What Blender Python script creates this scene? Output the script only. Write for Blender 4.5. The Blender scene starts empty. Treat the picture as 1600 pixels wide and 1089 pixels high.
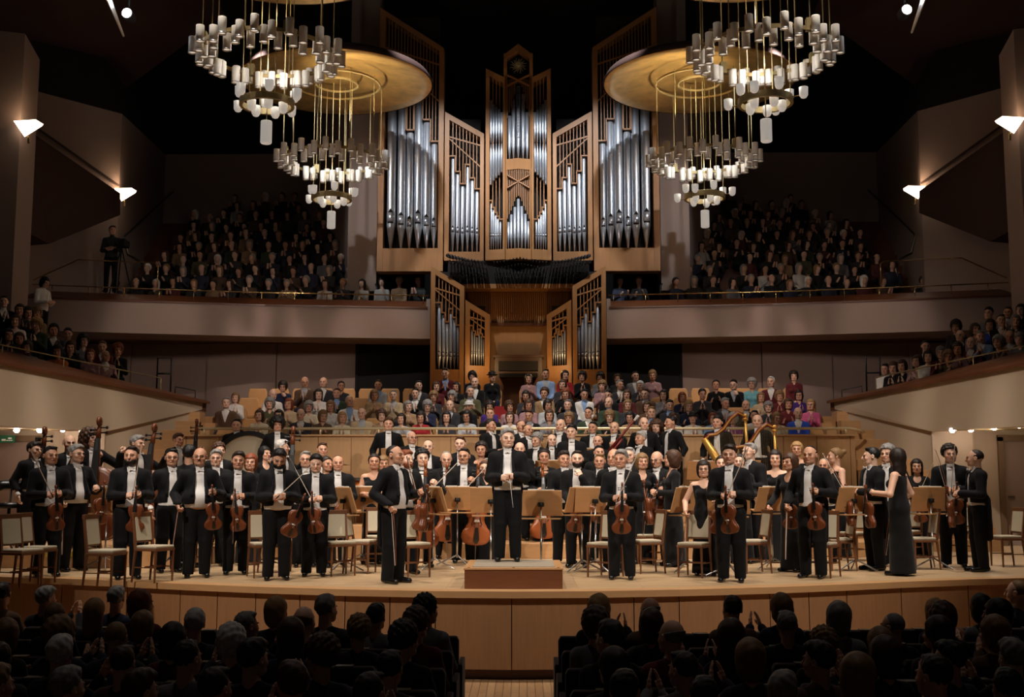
import bpy, math, random
import numpy as np
from mathutils import Matrix, Vector, Euler
random.seed(7); rng = np.random.RandomState(7)
SC = bpy.context.scene; COL = SC.collection; PI = math.pi
# ------------------------------------------------------------------ camera
FPX, HORIZON, AXIS = 1757.0, 205.5, 19.0
pitch = math.atan(HORIZON / FPX); yaw0 = math.atan(AXIS / FPX)
cd = bpy.data.cameras.new('camera'); cam = bpy.data.objects.new('camera', cd); COL.objects.link(cam)
cd.sensor_width = 36.0; cd.lens = 36.0 * FPX / 1600.0; cd.clip_end = 200
CP = Vector((.15, 0, 1.3)); cam.location = CP; cam.rotation_euler = (PI / 2 + pitch, 0, yaw0)
SC.camera = cam
CR = Euler((PI / 2 + pitch, 0, yaw0)).to_matrix()
def ray(px, py): return CR @ Vector((px - 800.0, 544.5 - py, -FPX))
def at(px, py, Y):                      # point seen at a place of the photograph, at distance Y down the hall
    d = ray(px, py); return CP + d * (Y / d.y)
def G(px, py, z=0.0):                   # the same, on a level floor
    d = ray(px, py); return CP + d * ((z - CP.z) / d.z)
# ------------------------------------------------------------------ world, exposure, lamps
w = bpy.data.worlds.new('World'); SC.world = w; w.use_nodes = True
w.node_tree.nodes['Background'].inputs[0].default_value = (.55, .45, .42, 1); w.node_tree.nodes['Background'].inputs[1].default_value = .012
vs = SC.view_settings; vs.view_transform = 'Standard'; vs.look = 'None'; vs.exposure = 0; vs.gamma = 1; vs.use_curve_mapping = False
WARM = (1, .89, .78); WHITE = (1, .95, .9); COOL = (.86, .93, 1)
def spot(name, loc, target, power, ang, col=WARM, blend=.6, rad=.15):
    l = bpy.data.lights.new(name, 'SPOT'); l.energy = power; l.spot_size = math.radians(ang); l.spot_blend = blend; l.color = col; l.shadow_soft_size = rad
    o = bpy.data.objects.new(name, l); COL.objects.link(o); o.location = loc
    o.rotation_euler = (Vector(target) - Vector(loc)).to_track_quat('-Z', 'Y').to_euler(); return o
def point(name, loc, power, col=WARM, rad=.05):
    l = bpy.data.lights.new(name, 'POINT'); l.energy = power; l.color = col; l.shadow_soft_size = rad
    o = bpy.data.objects.new(name, l); COL.objects.link(o); o.location = loc; return o
# lamps in the ceiling over the stage, shining down
for x in (-5.5, -1.9, 1.9, 5.5):
    for y, p in ((16.0, 2300), (19.8, 2300)):
        spot('stage_lamp', (x, y - 2.2, 13.5), (x * 1.0, y, 0), p, 46, WARM, .7, .25)
for x in (-4.8, 0, 4.8): spot('choir_lamp', (x, 21.5, 13.6), (x, 25.6, 2.6), 3400, 38, WHITE, .7, .2)
for x in (-6.5, 6.5): spot('front_lamp', (x, 6.0, 10.0), (x * .25, 17.5, 1.2), 4200, 42, WARM, .6, .2)
spot('organ_lamp', (0, 24.0, 13.0), (0, 30, 9.6), 1400, 26, COOL, .6, .1)
for s in (-1, 1):
    spot('organ_lamp', (s * 2.2, 23.5, 13.4), (s * 2.2, 30, 8.6), 2100, 44, COOL, .6, .1)
    spot('organ_side_lamp', (s * 6.4, 24.5, 11.2), (s * 2.9, 30.5, 8.8), 900, 44, COOL, .6, .08)
    spot('organ_foot_lamp', (s * 1.6, 27.2, 5.6), (s * 2.0, 29.9, 9.4), 70, 50, COOL, .7, .05)
    for tx, ty in ((7.6, 24.0), (8.6, 22.2), (9.4, 20.6)): spot('terrace_fill', (s * 4.0, 15.5, 12.0), (s * tx, ty, 2.2), 2000, 14, WARM, .7, .12)  # added spots standing in for stage bounce on the terrace panels
    spot('stage_side_lamp', (s * 4.0, 14.0, 12.5), (s * 8.4, 19.5, .5), 1100, 22, WARM, .7, .15)
    for x in (3.6, 6.4, 9.2): spot('balcony_fill', (s * (x * .6), 18.0, 10.5), (s * x, 29.2 - .12 * x, 5.0), 1000 if x > 9 else 1900, 14, (1, .84, .74), .8, .1)  # added narrow spots that brighten the balcony fronts, no fixtures there
    spot('wall_fill', (s * 4.0, 21.0, 6.0), (s * 8.2, 30.4, 3.2), 520, 62, (1, .84, .76), .9, .3)  # added fill for the walls under the balcony
    spot('upper_fill', (s * 5.0, 22.0, 8.0), (s * 9.5, 34, 10.8), 55, 75, (1, .84, .8), .9, .3)  # added weak fill that lifts the upper walls
    spot('stalls_fill', (s * 3.6, 10.5, 13.0), (s * 3.6, 9.0, 0), 230, 62, (1, .86, .78), .9, .3)  # added weak overhead fill so the heads in the stalls show
    point('console_lamp', (s * .74, 28.75, 4.3), 16, (1, .66, .3), .03)
    spot('dish_lamp', (s * 4.2, 25.9, 9.7), (s * 3.9, 26.4, 11.3), 420, 100, (1, .86, .6), .7, .05)
    spot('dish_lamp', (s * 4.6, 20.0, 9.6), (s * 4.5, 20.6, 11.3), 130, 110, (1, .85, .6), .7, .05)
# ------------------------------------------------------------------ materials
def lin(r, g, b): return tuple(((c / 255) / 12.92 if c <= 10 else (((c / 255) + .055) / 1.055) ** 2.4) for c in (r, g, b)) + (1,)
def mat(name, col=None, rough=.6, metal=0, emit=None, es=0, objcol=False, tint=False, noise=0, nscale=8, stretch=None, bump=0, spec=.5, col2=None, sheen=0):
    m = bpy.data.materials.new(name); m.use_nodes = True; nt = m.node_tree; b = nt.nodes['Principled BSDF']
    b.inputs['Roughness'].default_value = rough; b.inputs['Metallic'].default_value = metal; b.inputs['Specular IOR Level'].default_value = spec
    if sheen: b.inputs['Sheen Weight'].default_value = sheen
    src = None
    if objcol: src = nt.nodes.new('ShaderNodeObjectInfo').outputs['Color']
    elif col:
        b.inputs['Base Color'].default_value = col
        r = nt.nodes.new('ShaderNodeRGB'); r.outputs[0].default_value = col; src = r.outputs[0]
    if tint:
        a = nt.nodes.new('ShaderNodeAttribute'); a.attribute_name = 'tint'
        if src is None: src = a.outputs['Color']
        else:
            mx = nt.nodes.new('ShaderNodeMix'); mx.data_type = 'RGBA'; mx.blend_type = 'MULTIPLY'; mx.inputs[0].default_value = 1
            nt.links.new(src, mx.inputs[6]); nt.links.new(a.outputs['Color'], mx.inputs[7]); src = mx.outputs[2]
    if noise or bump or col2:
        tc = nt.nodes.new('ShaderNodeTexCoord'); mp = nt.nodes.new('ShaderNodeMapping'); mp.inputs['Scale'].default_value = stretch or (1, 1, 1)
        nt.links.new(tc.outputs['Object'], mp.inputs[0])
        n = nt.nodes.new('ShaderNodeTexNoise'); n.inputs['Scale'].default_value = nscale; n.inputs['Detail'].default_value = 4
        nt.links.new(mp.outputs[0], n.inputs['Vector'])
        if noise or col2:
            mx = nt.nodes.new('ShaderNodeMix'); mx.data_type = 'RGBA'
            if col2:
                rp = nt.nodes.new('ShaderNodeMapRange'); rp.inputs[1].default_value = .35; rp.inputs[2].default_value = .65
                nt.links.new(n.outputs[0], rp.inputs[0]); nt.links.new(rp.outputs[0], mx.inputs[0]); nt.links.new(src, mx.inputs[6]); mx.inputs[7].default_value = col2
            else:
                hs = nt.nodes.new('ShaderNodeMapRange'); hs.inputs[3].default_value = 1 - noise; hs.inputs[4].default_value = 1 + noise
                nt.links.new(n.outputs[0], hs.inputs[0]); mx.blend_type = 'MULTIPLY'; mx.inputs[0].default_value = 1
                nt.links.new(src, mx.inputs[6]); nt.links.new(hs.outputs[0], mx.inputs[7])
            src = mx.outputs[2]
        if bump:
            bp = nt.nodes.new('ShaderNodeBump'); bp.inputs['Strength'].default_value = bump; nt.links.new(n.outputs[0], bp.inputs['Height']); nt.links.new(bp.outputs[0], b.inputs['Normal'])
    if src is not None: nt.links.new(src, b.inputs['Base Color'])
    if emit: b.inputs['Emission Color'].default_value = emit; b.inputs['Emission Strength'].default_value = es
    return m
M = {}
M['skin'] = mat('skin', rough=.5, objcol=True, tint=True)
M['cloth'] = mat('cloth', rough=.85, objcol=True, noise=.25, nscale=26, sheen=.1, spec=.2)
M['tails'] = mat('black_wool', lin(12, 12, 14), .8, noise=.3, nscale=12, sheen=.04, spec=.2)
M['shirt'] = mat('white_cotton', lin(232, 228, 224), .7, noise=.06, nscale=30)
M['hair'] = mat('hair', rough=.55, objcol=True, noise=.45, nscale=55, stretch=(1, 1, .25), bump=.5, spec=.35)
M['shoe'] = mat('polished_leather', lin(14, 13, 13), .25)
M['crowd'] = mat('crowd', rough=.8, tint=True)
M['varnish'] = mat('varnished_spruce', lin(112, 58, 30), .35, noise=.35, nscale=9, stretch=(1, 1, .4))
M['varnish_cello'] = mat('orange_varnish', lin(150, 80, 40), .32, noise=.3, nscale=5, stretch=(1, 1, .4))
M['ebony'] = mat('ebony', lin(18, 15, 14), .35)
M['bowwood'] = mat('bow_wood', lin(120, 62, 34), .4)
M['bowhair'] = mat('bow_hair', lin(225, 215, 200), .6)
M['chrome'] = mat('chrome', lin(190, 190, 192), .28, 1)
M['brass'] = mat('brass', lin(220, 190, 130), .25, 1)
M['brassdull'] = mat('satin_brass', lin(158, 140, 98), .55, .45); M['railbrass'] = mat('pale_brass', lin(226, 208, 170), .35, .5)
M['deskwood'] = mat('desk_plywood', lin(180, 134, 88), .5, noise=.12, nscale=5, stretch=(1, 1, 5))
M['chairwood'] = mat('chair_beech', lin(110, 69, 42), .4, noise=.2, nscale=8, stretch=(1, 1, .3))
M['fabric'] = mat('beige_upholstery', lin(184, 172, 148), .9, noise=.1, nscale=60)
M['seatwood'] = mat('seat_leather', lin(204, 152, 96), .5, noise=.1, nscale=6)
M['stallseat'] = mat('dark_red_velvet', lin(34, 14, 14), .9, noise=.2, nscale=30, sheen=.2)
M['stalltop'] = mat('seat_top_trim', lin(120, 110, 90), .4)
def planks(name, c1, c2, rough, cell, scale=1.0, axis=0):
    m = bpy.data.materials.new(name); m.use_nodes = True; nt = m.node_tree; b = nt.nodes['Principled BSDF']; b.inputs['Roughness'].default_value = rough
    tc = nt.nodes.new('ShaderNodeTexCoord'); mp = nt.nodes.new('ShaderNodeMapping'); nt.links.new(tc.outputs['Object'], mp.inputs[0])
    if axis == 1: mp.inputs['Rotation'].default_value = (0, 0, PI / 2)
    if axis == 2: mp.inputs['Rotation'].default_value = (PI / 2, 0, 0)
    if axis == 3: mp.inputs['Rotation'].default_value = (PI / 2, PI / 2, 0)
    br = nt.nodes.new('ShaderNodeTexBrick'); br.inputs['Scale'].default_value = scale; br.inputs['Brick Width'].default_value = cell[0]; br.inputs['Row Height'].default_value = cell[1]
    br.inputs['Mortar Size'].default_value = .004; br.inputs['Mortar Smooth'].default_value = 0; br.inputs['Color1'].default_value = c1; br.inputs['Color2'].default_value = c2
    br.inputs['Mortar'].default_value = tuple(v * .35 for v in c1[:3]) + (1,); nt.links.new(mp.outputs[0], br.inputs['Vector'])
    n = nt.nodes.new('ShaderNodeTexNoise'); n.inputs['Scale'].default_value = 3; n.inputs['Detail'].default_value = 5
    m2 = nt.nodes.new('ShaderNodeMapping'); m2.inputs['Scale'].default_value = (1, 9, 9) if axis in (0, 2) else (9, 1, 1); nt.links.new(tc.outputs['Object'], m2.inputs[0]); nt.links.new(m2.outputs[0], n.inputs['Vector'])
    hs = nt.nodes.new('ShaderNodeMapRange'); hs.inputs[3].default_value = .78; hs.inputs[4].default_value = 1.22; nt.links.new(n.outputs[0], hs.inputs[0])
    mx = nt.nodes.new('ShaderNodeMix'); mx.data_type = 'RGBA'; mx.blend_type = 'MULTIPLY'; mx.inputs[0].default_value = 1
    nt.links.new(br.outputs['Color'], mx.inputs[6]); nt.links.new(hs.outputs[0], mx.inputs[7]); nt.links.new(mx.outputs[2], b.inputs['Base Color']); return m
M['stagefloor'] = planks('stage_planks', lin(198, 168, 130), lin(182, 150, 112), .38, (1.6, .09))
M['hallfloor'] = planks('hall_planks', lin(190, 150, 108), lin(172, 132, 92), .45, (1.5, .09), axis=1)
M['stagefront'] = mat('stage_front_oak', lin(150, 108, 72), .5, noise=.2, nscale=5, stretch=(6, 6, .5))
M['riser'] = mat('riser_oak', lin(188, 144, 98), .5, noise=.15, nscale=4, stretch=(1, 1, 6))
M['parapet'] = mat('parapet_oak', lin(190, 148, 102), .5, noise=.15, nscale=4, stretch=(6, 6, .5))
M['organwood'] = mat('organ_oak', lin(160, 108, 58), .5, noise=.18, nscale=3, stretch=(6, 6, .6))
M['organdark'] = mat('organ_inside', lin(24, 16, 12), .9)
M['slat'] = mat('organ_slat', lin(158, 106, 58), .5)
M['pipe'] = mat('tin_pipe', lin(226, 229, 236), .36, .75)
M['pipedark'] = mat('dark_pipe', lin(58, 56, 58), .4, .9); M['console'] = mat('console_wood', lin(66, 40, 26), .5); M['doorframe'] = mat('door_frame', lin(112, 88, 62), .6)
M['podium'] = mat('podium_mahogany', lin(112, 68, 42), .4, noise=.2, nscale=5, stretch=(1, 1, 6))
M['podcarpet'] = mat('podium_carpet', lin(150, 138, 120), .95, noise=.12, nscale=80)
M['plaster'] = mat('plaster', lin(178, 158, 134), .9, noise=.04, nscale=2)
M['plasterdim'] = mat('plaster_hall', lin(150, 128, 116), .9, noise=.05, nscale=1)
M['capwood'] = mat('dark_cherry', lin(94, 54, 32), .35, noise=.2, nscale=3, stretch=(.6, 5, 5))
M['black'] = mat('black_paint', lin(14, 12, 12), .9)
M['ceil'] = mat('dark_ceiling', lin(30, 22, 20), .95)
M['ceilred'] = mat('brown_soffit', lin(60, 36, 28), .9, noise=.1, nscale=1)
M['gold'] = mat('gold_leaf', lin(214, 172, 104), .4, .8, noise=.45, nscale=3.5, bump=.5)
M['can'] = mat('lamp_can', lin(232, 226, 216), .45)
M['bulb'] = mat('lamp_glow', lin(255, 250, 240), .5, emit=(1, .92, .8, 1), es=.55)
M['opal'] = mat('opal_glass', lin(235, 230, 220), .35, emit=(1, .93, .84, 1), es=.28)
M['sconce'] = mat('sconce_glass', lin(250, 235, 215), .5, emit=(1, .8, .6, 1), es=4)
M['hotlamp'] = mat('hot_lamp', lin(255, 255, 255), .5, emit=(1, .86, .8, 1), es=45)
M['signgreen'] = mat('sign_green', lin(30, 80, 50), .5, emit=(.1, .5, .25, 1), es=.03)
M['copper'] = mat('copper', lin(190, 110, 60), .3, 1)
M['drumskin'] = mat('drum_head', lin(210, 200, 180), .6)
M['paper'] = mat('paper', lin(226, 220, 208), .8)
M['white'] = mat('white_paint', lin(225, 222, 216), .6)
M['yellow'] = mat('yellow_tape', lin(215, 190, 40), .6)
M['harpgold'] = mat('harp_gold', lin(212, 160, 80), .35, .6)
M['harpred'] = mat('harp_mahogany', lin(110, 30, 24), .3)
# ------------------------------------------------------------------ mesh helpers
class MB:
    def __init__(s): s.v = []; s.f = []; s.mi = []
    def add(s, vs_, fs, mi=0):
        o = len(s.v); s.v += [tuple(v) for v in vs_]; s.f += [tuple(i + o for i in f) for f in fs]; s.mi += [mi] * len(fs); return s
    def box(s, a, b, M_=None, mi=0):
        x0, y0, z0 = a; x1, y1, z1 = b
        v = [(x0, y0, z0), (x1, y0, z0), (x1, y1, z0), (x0, y1, z0), (x0, y0, z1), (x1, y0, z1), (x1, y1, z1), (x0, y1, z1)]
        if M_: v = [M_ @ Vector(p) for p in v]
        return s.add(v, [(0, 3, 2, 1), (4, 5, 6, 7), (0, 1, 5, 4), (1, 2, 6, 5), (2, 3, 7, 6), (3, 0, 4, 7)], mi)
    def prism(s, poly, a, b, axis='y', mi=0):     # poly of 2D points extruded from a to b along axis
        n = len(poly)
        def P(p, t): return (p[0], t, p[1]) if axis == 'y' else ((t, p[0], p[1]) if axis == 'x' else (p[0], p[1], t))
        v = [P(p, a) for p in poly] + [P(p, b) for p in poly]
        return s.add(v, [tuple(range(n)), tuple(reversed(range(n, 2 * n)))] + [(i, i + n, (i + 1) % n + n, (i + 1) % n) for i in range(n)], mi)
    def tube(s, pts, r, n=8, mi=0, caps=True):
        pts = [Vector(p) for p in pts]; rs = r if isinstance(r, (list, tuple)) else [r] * len(pts)
        t0 = (pts[1] - pts[0]).normalized(); u = t0.orthogonal().normalized(); rings = []
        for i, p in enumerate(pts):
            t = (pts[min(i + 1, len(pts) - 1)] - pts[max(i - 1, 0)]).normalized()
            u = (u - t * u.dot(t)).normalized(); w_ = t.cross(u)
            rings.append([p + (u * math.cos(2 * PI * k / n) + w_ * math.sin(2 * PI * k / n)) * rs[i] for k in range(n)])
        v = [q for rg in rings for q in rg]; f = []
        for i in range(len(pts) - 1):
            for k in range(n): f.append((i * n + k, i * n + (k + 1) % n, (i + 1) * n + (k + 1) % n, (i + 1) * n + k))
        if caps: f += [tuple(reversed(range(n))), tuple(range((len(pts) - 1) * n, len(pts) * n))]
        return s.add(v, f, mi)
    def lathe(s, prof, n=24, c=(0, 0, 0), mi=0, close=False, cap=True):
        v = [(c[0] + r * math.cos(2 * PI * k / n), c[1] + r * math.sin(2 * PI * k / n), c[2] + z) for r, z in prof for k in range(n)]; f = []
        for i in range(len(prof) - (0 if close else 1)):
            j = (i + 1) % len(prof)
            for k in range(n): f.append((i * n + k, i * n + (k + 1) % n, j * n + (k + 1) % n, j * n + k))
        if not close and cap:
            if prof[0][0] > .002: f.append(tuple(reversed(range(n))))
            if prof[-1][0] > .002 and abs(prof[-1][1] - prof[-2][1]) > 1e-6: f.append(tuple(range((len(prof) - 1) * n, len(prof) * n)))
        return s.add(v, f, mi)
    def grid(s, P):                      # P[i][j] points
        a, b = len(P), len(P[0]); return s.add([q for r in P for q in r], [(i * b + j, i * b + j + 1, (i + 1) * b + j + 1, (i + 1) * b + j) for i in range(a - 1) for j in range(b - 1)])
    def mesh(s, name, mats, smooth=False):
        me = bpy.data.meshes.new(name); me.from_pydata(s.v, [], s.f)
        for m in (mats if isinstance(mats, (list, tuple)) else [mats]): me.materials.append(m)
        me.polygons.foreach_set('material_index', s.mi)
        if smooth: me.polygons.foreach_set('use_smooth', [True] * len(s.f))
        me.update(); return me
    def obj(s, name, mats, parent=None, smooth=False, bevel=0, **kw):
        o = bpy.data.objects.new(name, s.mesh(name, mats, smooth)); COL.objects.link(o)
        if parent: o.parent = parent
        if bevel: b = o.modifiers.new('bevel', 'BEVEL'); b.width = bevel; b.segments = 2; b.limit_method = 'ANGLE'
        for k, v in kw.items(): o[k] = v
        return o
def link(name, me, parent=None, color=None, M_=None):
    o = bpy.data.objects.new(name, me); COL.objects.link(o)
    if parent: o.parent = parent
    if color: o.color = color
    if M_ is not None: o.matrix_local = M_
    return o
def thing(name, label, cat, loc=(0, 0, 0), rz=0, group=None, scale=None):
    o = bpy.data.objects.new(name, None); COL.objects.link(o); o.location = loc; o.rotation_euler = (0, 0, rz); o['label'] = label; o['category'] = cat
    o.empty_display_size = .1
    if group: o['group'] = group
    if scale: o.scale = (scale,) * 3 if not hasattr(scale, '__len__') else scale
    return o
def tag(o, label, cat, group=None):
    o['label'] = label; o['category'] = cat
    if group: o['group'] = group
    return o
KIDS = {}
def dup(root, label=None, M_=None, group=None):
    r = root.copy(); COL.objects.link(r)
    if label: r['label'] = label
    if group: r['group'] = group
    if M_ is not None: r.matrix_world = M_; r.matrix_basis = M_
    for c in list(root.children):
        k = c.copy(); COL.objects.link(k); k.parent = r
        for g in c.children: h = g.copy(); COL.objects.link(h); h.parent = k
    return r
def TR(loc, rz=0, s=1, rx=0, ry=0):
    S = Matrix.Diagonal((s, s, s, 1)) if not hasattr(s, '__len__') else Matrix.Diagonal((*s, 1))
    return Matrix.Translation(Vector(loc)) @ Euler((rx, ry, rz)).to_matrix().to_4x4() @ S
def struct(mb, name, m, **k): o = mb.obj(name, m, **k); o['kind'] = 'structure'; return o
# ------------------------------------------------------------------ signed distance modelling (bodies, clothes, hair)
class Field:
    def __init__(s, lo, hi, h):
        s.lo = np.array(lo, float); s.h = h; s.n = np.maximum(((np.array(hi) - s.lo) / h).astype(int) + 2, 3)
        s.ax = [s.lo[i] + np.arange(s.n[i]) * h for i in range(3)]; s.f = np.full(tuple(s.n), .1)
    def _sub(s, lo, hi):
        a = np.clip(((np.array(lo) - s.lo) / s.h).astype(int) - 1, 0, s.n); b = np.clip(((np.array(hi) - s.lo) / s.h).astype(int) + 2, 0, s.n)
        sl = tuple(slice(int(p), int(max(q, p))) for p, q in zip(a, b))
        return sl, s.ax[0][sl[0]][:, None, None], s.ax[1][sl[1]][None, :, None], s.ax[2][sl[2]][None, None, :]
    def put(s, sl, d, k, neg=False):
        f = s.f[sl]
        if neg: s.f[sl] = np.maximum(f, -d); return
        if k > 0: hh = np.maximum(k - np.abs(f - d), 0) / k; s.f[sl] = np.minimum(f, d) - hh * hh * k * .25
        else: s.f[sl] = np.minimum(f, d)
    def cap(s, a, b, ra, rb=None, k=.03, neg=False, flat=(1, 1, 1)):
        rb = ra if rb is None else rb; a = np.array(a, float); b = np.array(b, float); m = max(ra, rb) + .06
        sl, X, Y, Z = s._sub(np.minimum(a, b) - m, np.maximum(a, b) + m)
        fl = np.array(flat); ba = (b - a) * fl; L = max(ba @ ba, 1e-9)
        x, y, z = (X - a[0]) * fl[0], (Y - a[1]) * fl[1], (Z - a[2]) * fl[2]
        t = np.clip((x * ba[0] + y * ba[1] + z * ba[2]) / L, 0, 1)
        d = np.sqrt((x - t * ba[0]) ** 2 + (y - t * ba[1]) ** 2 + (z - t * ba[2]) ** 2) - (ra + (rb - ra) * t)
        s.put(sl, d / max(flat), k, neg); return s
    def ell(s, c, r, k=.03, neg=False):
        c = np.array(c, float); r = np.array(r, float); sl, X, Y, Z = s._sub(c - r - .06, c + r + .06)
        x, y, z = X - c[0], Y - c[1], Z - c[2]
        k0 = np.sqrt((x / r[0]) ** 2 + (y / r[1]) ** 2 + (z / r[2]) ** 2); k1 = np.sqrt((x / r[0] ** 2) ** 2 + (y / r[1] ** 2) ** 2 + (z / r[2] ** 2) ** 2) + 1e-9
        s.put(sl, k0 * (k0 - 1) / k1, k, neg); return s
    def keep(s, fn):
        s.f = np.maximum(s.f, fn(s.ax[0][:, None, None], s.ax[1][None, :, None], s.ax[2][None, None, :])); return s
    def wob(s, amp, fr, seed=0):
        X, Y, Z = s.ax[0][:, None, None], s.ax[1][None, :, None], s.ax[2][None, None, :]
        s.f = s.f - amp * (np.sin(X * fr + seed) * np.sin(Y * fr * 1.1 + 1.3 * seed) + np.sin(Z * fr * .9 + X * fr * .5 + 2) * np.sin(Y * fr * .8 + .7)) * .6; return s
    def net(s):
        f = s.f; f[0], f[-1], f[:, 0], f[:, -1], f[:, :, 0], f[:, :, -1] = [.1] * 6
        S = f < 0; c = sum(S[i:f.shape[0] - 1 + i, j:f.shape[1] - 1 + j, k:f.shape[2] - 1 + k].astype(np.int8) for i in (0, 1) for j in (0, 1) for k in (0, 1))
        act = (c > 0) & (c < 8); idx = np.argwhere(act)
        if len(idx) == 0: return np.zeros((0, 3)), np.zeros((0, 4), int)
        off = [(i, j, k) for i in (0, 1) for j in (0, 1) for k in (0, 1)]
        val = np.stack([f[idx[:, 0] + o[0], idx[:, 1] + o[1], idx[:, 2] + o[2]] for o in off], 1)
        acc = np.zeros((len(idx), 3)); cnt = np.zeros(len(idx))
        for a in range(8):
            for b in range(a + 1, 8):
                if sum(abs(off[a][q] - off[b][q]) for q in range(3)) != 1: continue
                va, vb = val[:, a], val[:, b]; cr = (va < 0) != (vb < 0); t = np.where(cr, va / np.where(cr, va - vb, 1), 0)
                A, B = np.array(off[a]), np.array(off[b]); acc += np.where(cr[:, None], A + (B - A) * t[:, None], 0); cnt += cr
        V = (idx + acc / cnt[:, None]) * s.h + s.lo
        ID = np.full(act.shape, -1); ID[act] = np.arange(len(idx)); F_ = []
        for ax in range(3):
            o1, o2 = [(1, 2), (2, 0), (0, 1)][ax]
            sa = [slice(None)] * 3; sb = [slice(None)] * 3; sa[ax] = slice(0, -1); sb[ax] = slice(1, None)
            ed = np.argwhere(S[tuple(sa)] != S[tuple(sb)]); pos = S[tuple(sa)][tuple(ed.T)]
            def C(d1, d2): q = ed.copy(); q[:, o1] += d1; q[:, o2] += d2; return ID[q[:, 0], q[:, 1], q[:, 2]]
            qd = np.stack([C(-1, -1), C(0, -1), C(0, 0), C(-1, 0)], 1); qd[~pos] = qd[~pos][:, ::-1]; F_.append(qd)
        F_ = np.concatenate(F_); return V, F_[(F_ >= 0).all(1)]
def npmesh(name, V, Fq, mats, tint=None, smooth=True, mi=None):
    me = bpy.data.meshes.new(name); me.vertices.add(len(V)); me.vertices.foreach_set('co', np.asarray(V, np.float32).ravel())
    n = len(Fq); k = Fq.shape[1] if n else 4; me.loops.add(n * k); me.loops.foreach_set('vertex_index', Fq.ravel().astype(np.int32)); me.polygons.add(n)
    me.polygons.foreach_set('loop_start', np.arange(0, n * k, k, dtype=np.int32)); me.polygons.foreach_set('loop_total', np.full(n, k, np.int32))
    if smooth: me.polygons.foreach_set('use_smooth', np.ones(n, bool))
    for m in (mats if isinstance(mats, (list, tuple)) else [mats]): me.materials.append(m)
    if tint is not None:
        a = me.color_attributes.new('tint', 'FLOAT_COLOR', 'POINT'); a.data.foreach_set('color', np.concatenate([tint, np.ones((len(V), 1))], 1).astype(np.float32).ravel())
    me.update(calc_edges=True); me.validate(); return me
def joinVF(parts):
    V, F_, T, o = [], [], [], 0
    for p in parts: V.append(p[0]); F_.append(p[1] + o); T.append(p[2]); o += len(p[0])
    return np.concatenate(V), np.concatenate(F_), np.concatenate(T)
def xf(Mx, V): A = np.array(Mx); return V @ A[:3, :3].T + A[:3, 3]
# heads, in a frame whose origin is the neck pivot; the face looks to -Y
def head_vf(fem=False, h=.0055):
    F_ = Field((-.1, -.14, -.08), (.1, .13, .25), h)
    F_.ell((0, .014, .138), (.074, .093, .09), 0).ell((0, -.03, .085), (.06 if fem else .064, .06, .085), .03)
    F_.cap((-.03, -.045, .03), (.03, -.045, .03), .026, .026, .03).ell((0, -.075, .022), (.02, .018, .016), .02)
    F_.cap((0, .02, .06), (0, .025, -.07), .043 if fem else .05, .045 if fem else .053, .02)
    for s in (-1, 1):
        F_.ell((s * .031, -.1, .112), (.018, .014, .012), neg=True, k=0)
        F_.ell((s * .03, -.077, .11), (.0135, .0135, .0125), .002)
        F_.cap((s * .014, -.094, .132), (s * .045, -.083, .134), .008, .006, .012)
        F_.ell((s * .077, .012, .105), (.009, .02, .031), .006); F_.ell((s * .084, .004, .107), (.006, .01, .016), neg=True)
        F_.ell((s * .04, -.062, .08), (.02, .02, .02), .02)
    F_.cap((0, -.093, .118), (0, -.108, .082), .008, .014, .012)
    F_.cap((-.018, -.09, .052), (.018, -.09, .052), .0075, .0075, .006).cap((-.022, -.1, .0565), (.022, -.1, .0565), .0025, neg=True)
    V, Q = F_.net(); T = np.ones((len(V), 3)); x, y, z = V.T; ax = np.abs(x)
    def paint(m, c): T[m] = T[m] * c
    paint((y < -.08) & (ax < .024) & (np.abs(z - .053) < .01), (.8, .5, .5) if fem else (.85, .62, .6))
    paint((y < -.06) & (np.abs(ax - .031) < .014) & (np.abs(z - .111) < .007), (.22, .18, .18))
    paint((y < -.06) & (np.abs(ax - .031) < .02) & (np.abs(z - .137) < .0045), (.35, .28, .25))
    paint((y < -.05) & (np.hypot(ax - .045, z - .075) < .02), (1.05, .88, .86))
    return V, Q, T
# hands: origin at the wrist, fingers along +Z, palm looks to -Y, thumb towards +X
def hand_vf(kind='grip', h=.006):
    F_ = Field((-.09, -.13, -.05), (.11, .06, .22), h)
    F_.cap((0, 0, -.04), (0, 0, .01), .027, .026, .0).cap((-.02, 0, .045), (.02, 0, .045), .022, .022, .02, flat=(1, 1.25, 1)).cap((-.026, 0, .078), (.026, 0, .08), .016, .016, .015)
    curl = {'grip': (1.15, 1.5), 'relax': (.5, .7), 'flat': (.08, .15)}[kind]; L = (.037, .042, .04, .031)
    for i in range(4):
        x = .029 - i * .0195; p = np.array((x, 0, .09 - .004 * abs(i - 1.2))); a = 0
        for j, ca in enumerate((curl[0], curl[1])):
            a += ca; q = p + np.array(((x * .18 if kind == 'flat' else 0), -math.sin(a), math.cos(a))) * L[i] * (1 if j == 0 else .95)
            F_.cap(p, q, .0095 - .001 * j, .0085 - .001 * j, .003); p = q
    c = {'grip': -.045, 'relax': -.02, 'flat': -.006}[kind]
    F_.cap((.022, -.005, .022), (.05, c * .6 - .01, .055), .013, .0105, .012).cap((.05, c * .6 - .01, .055), (.052 if kind != 'grip' else .03, c - .012, .088), .0105, .0085, .003)
    V, Q = F_.net(); return V, Q, np.ones((len(V), 3))
HEADS = {}; HANDS = {}
def get_head(fem, h):
    if (fem, h) not in HEADS: HEADS[(fem, h)] = head_vf(fem, h)
    return HEADS[(fem, h)]
def get_hand(kind, h):
    if (kind, h) not in HANDS: HANDS[(kind, h)] = hand_vf(kind, h)
    return HANDS[(kind, h)]
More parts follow.
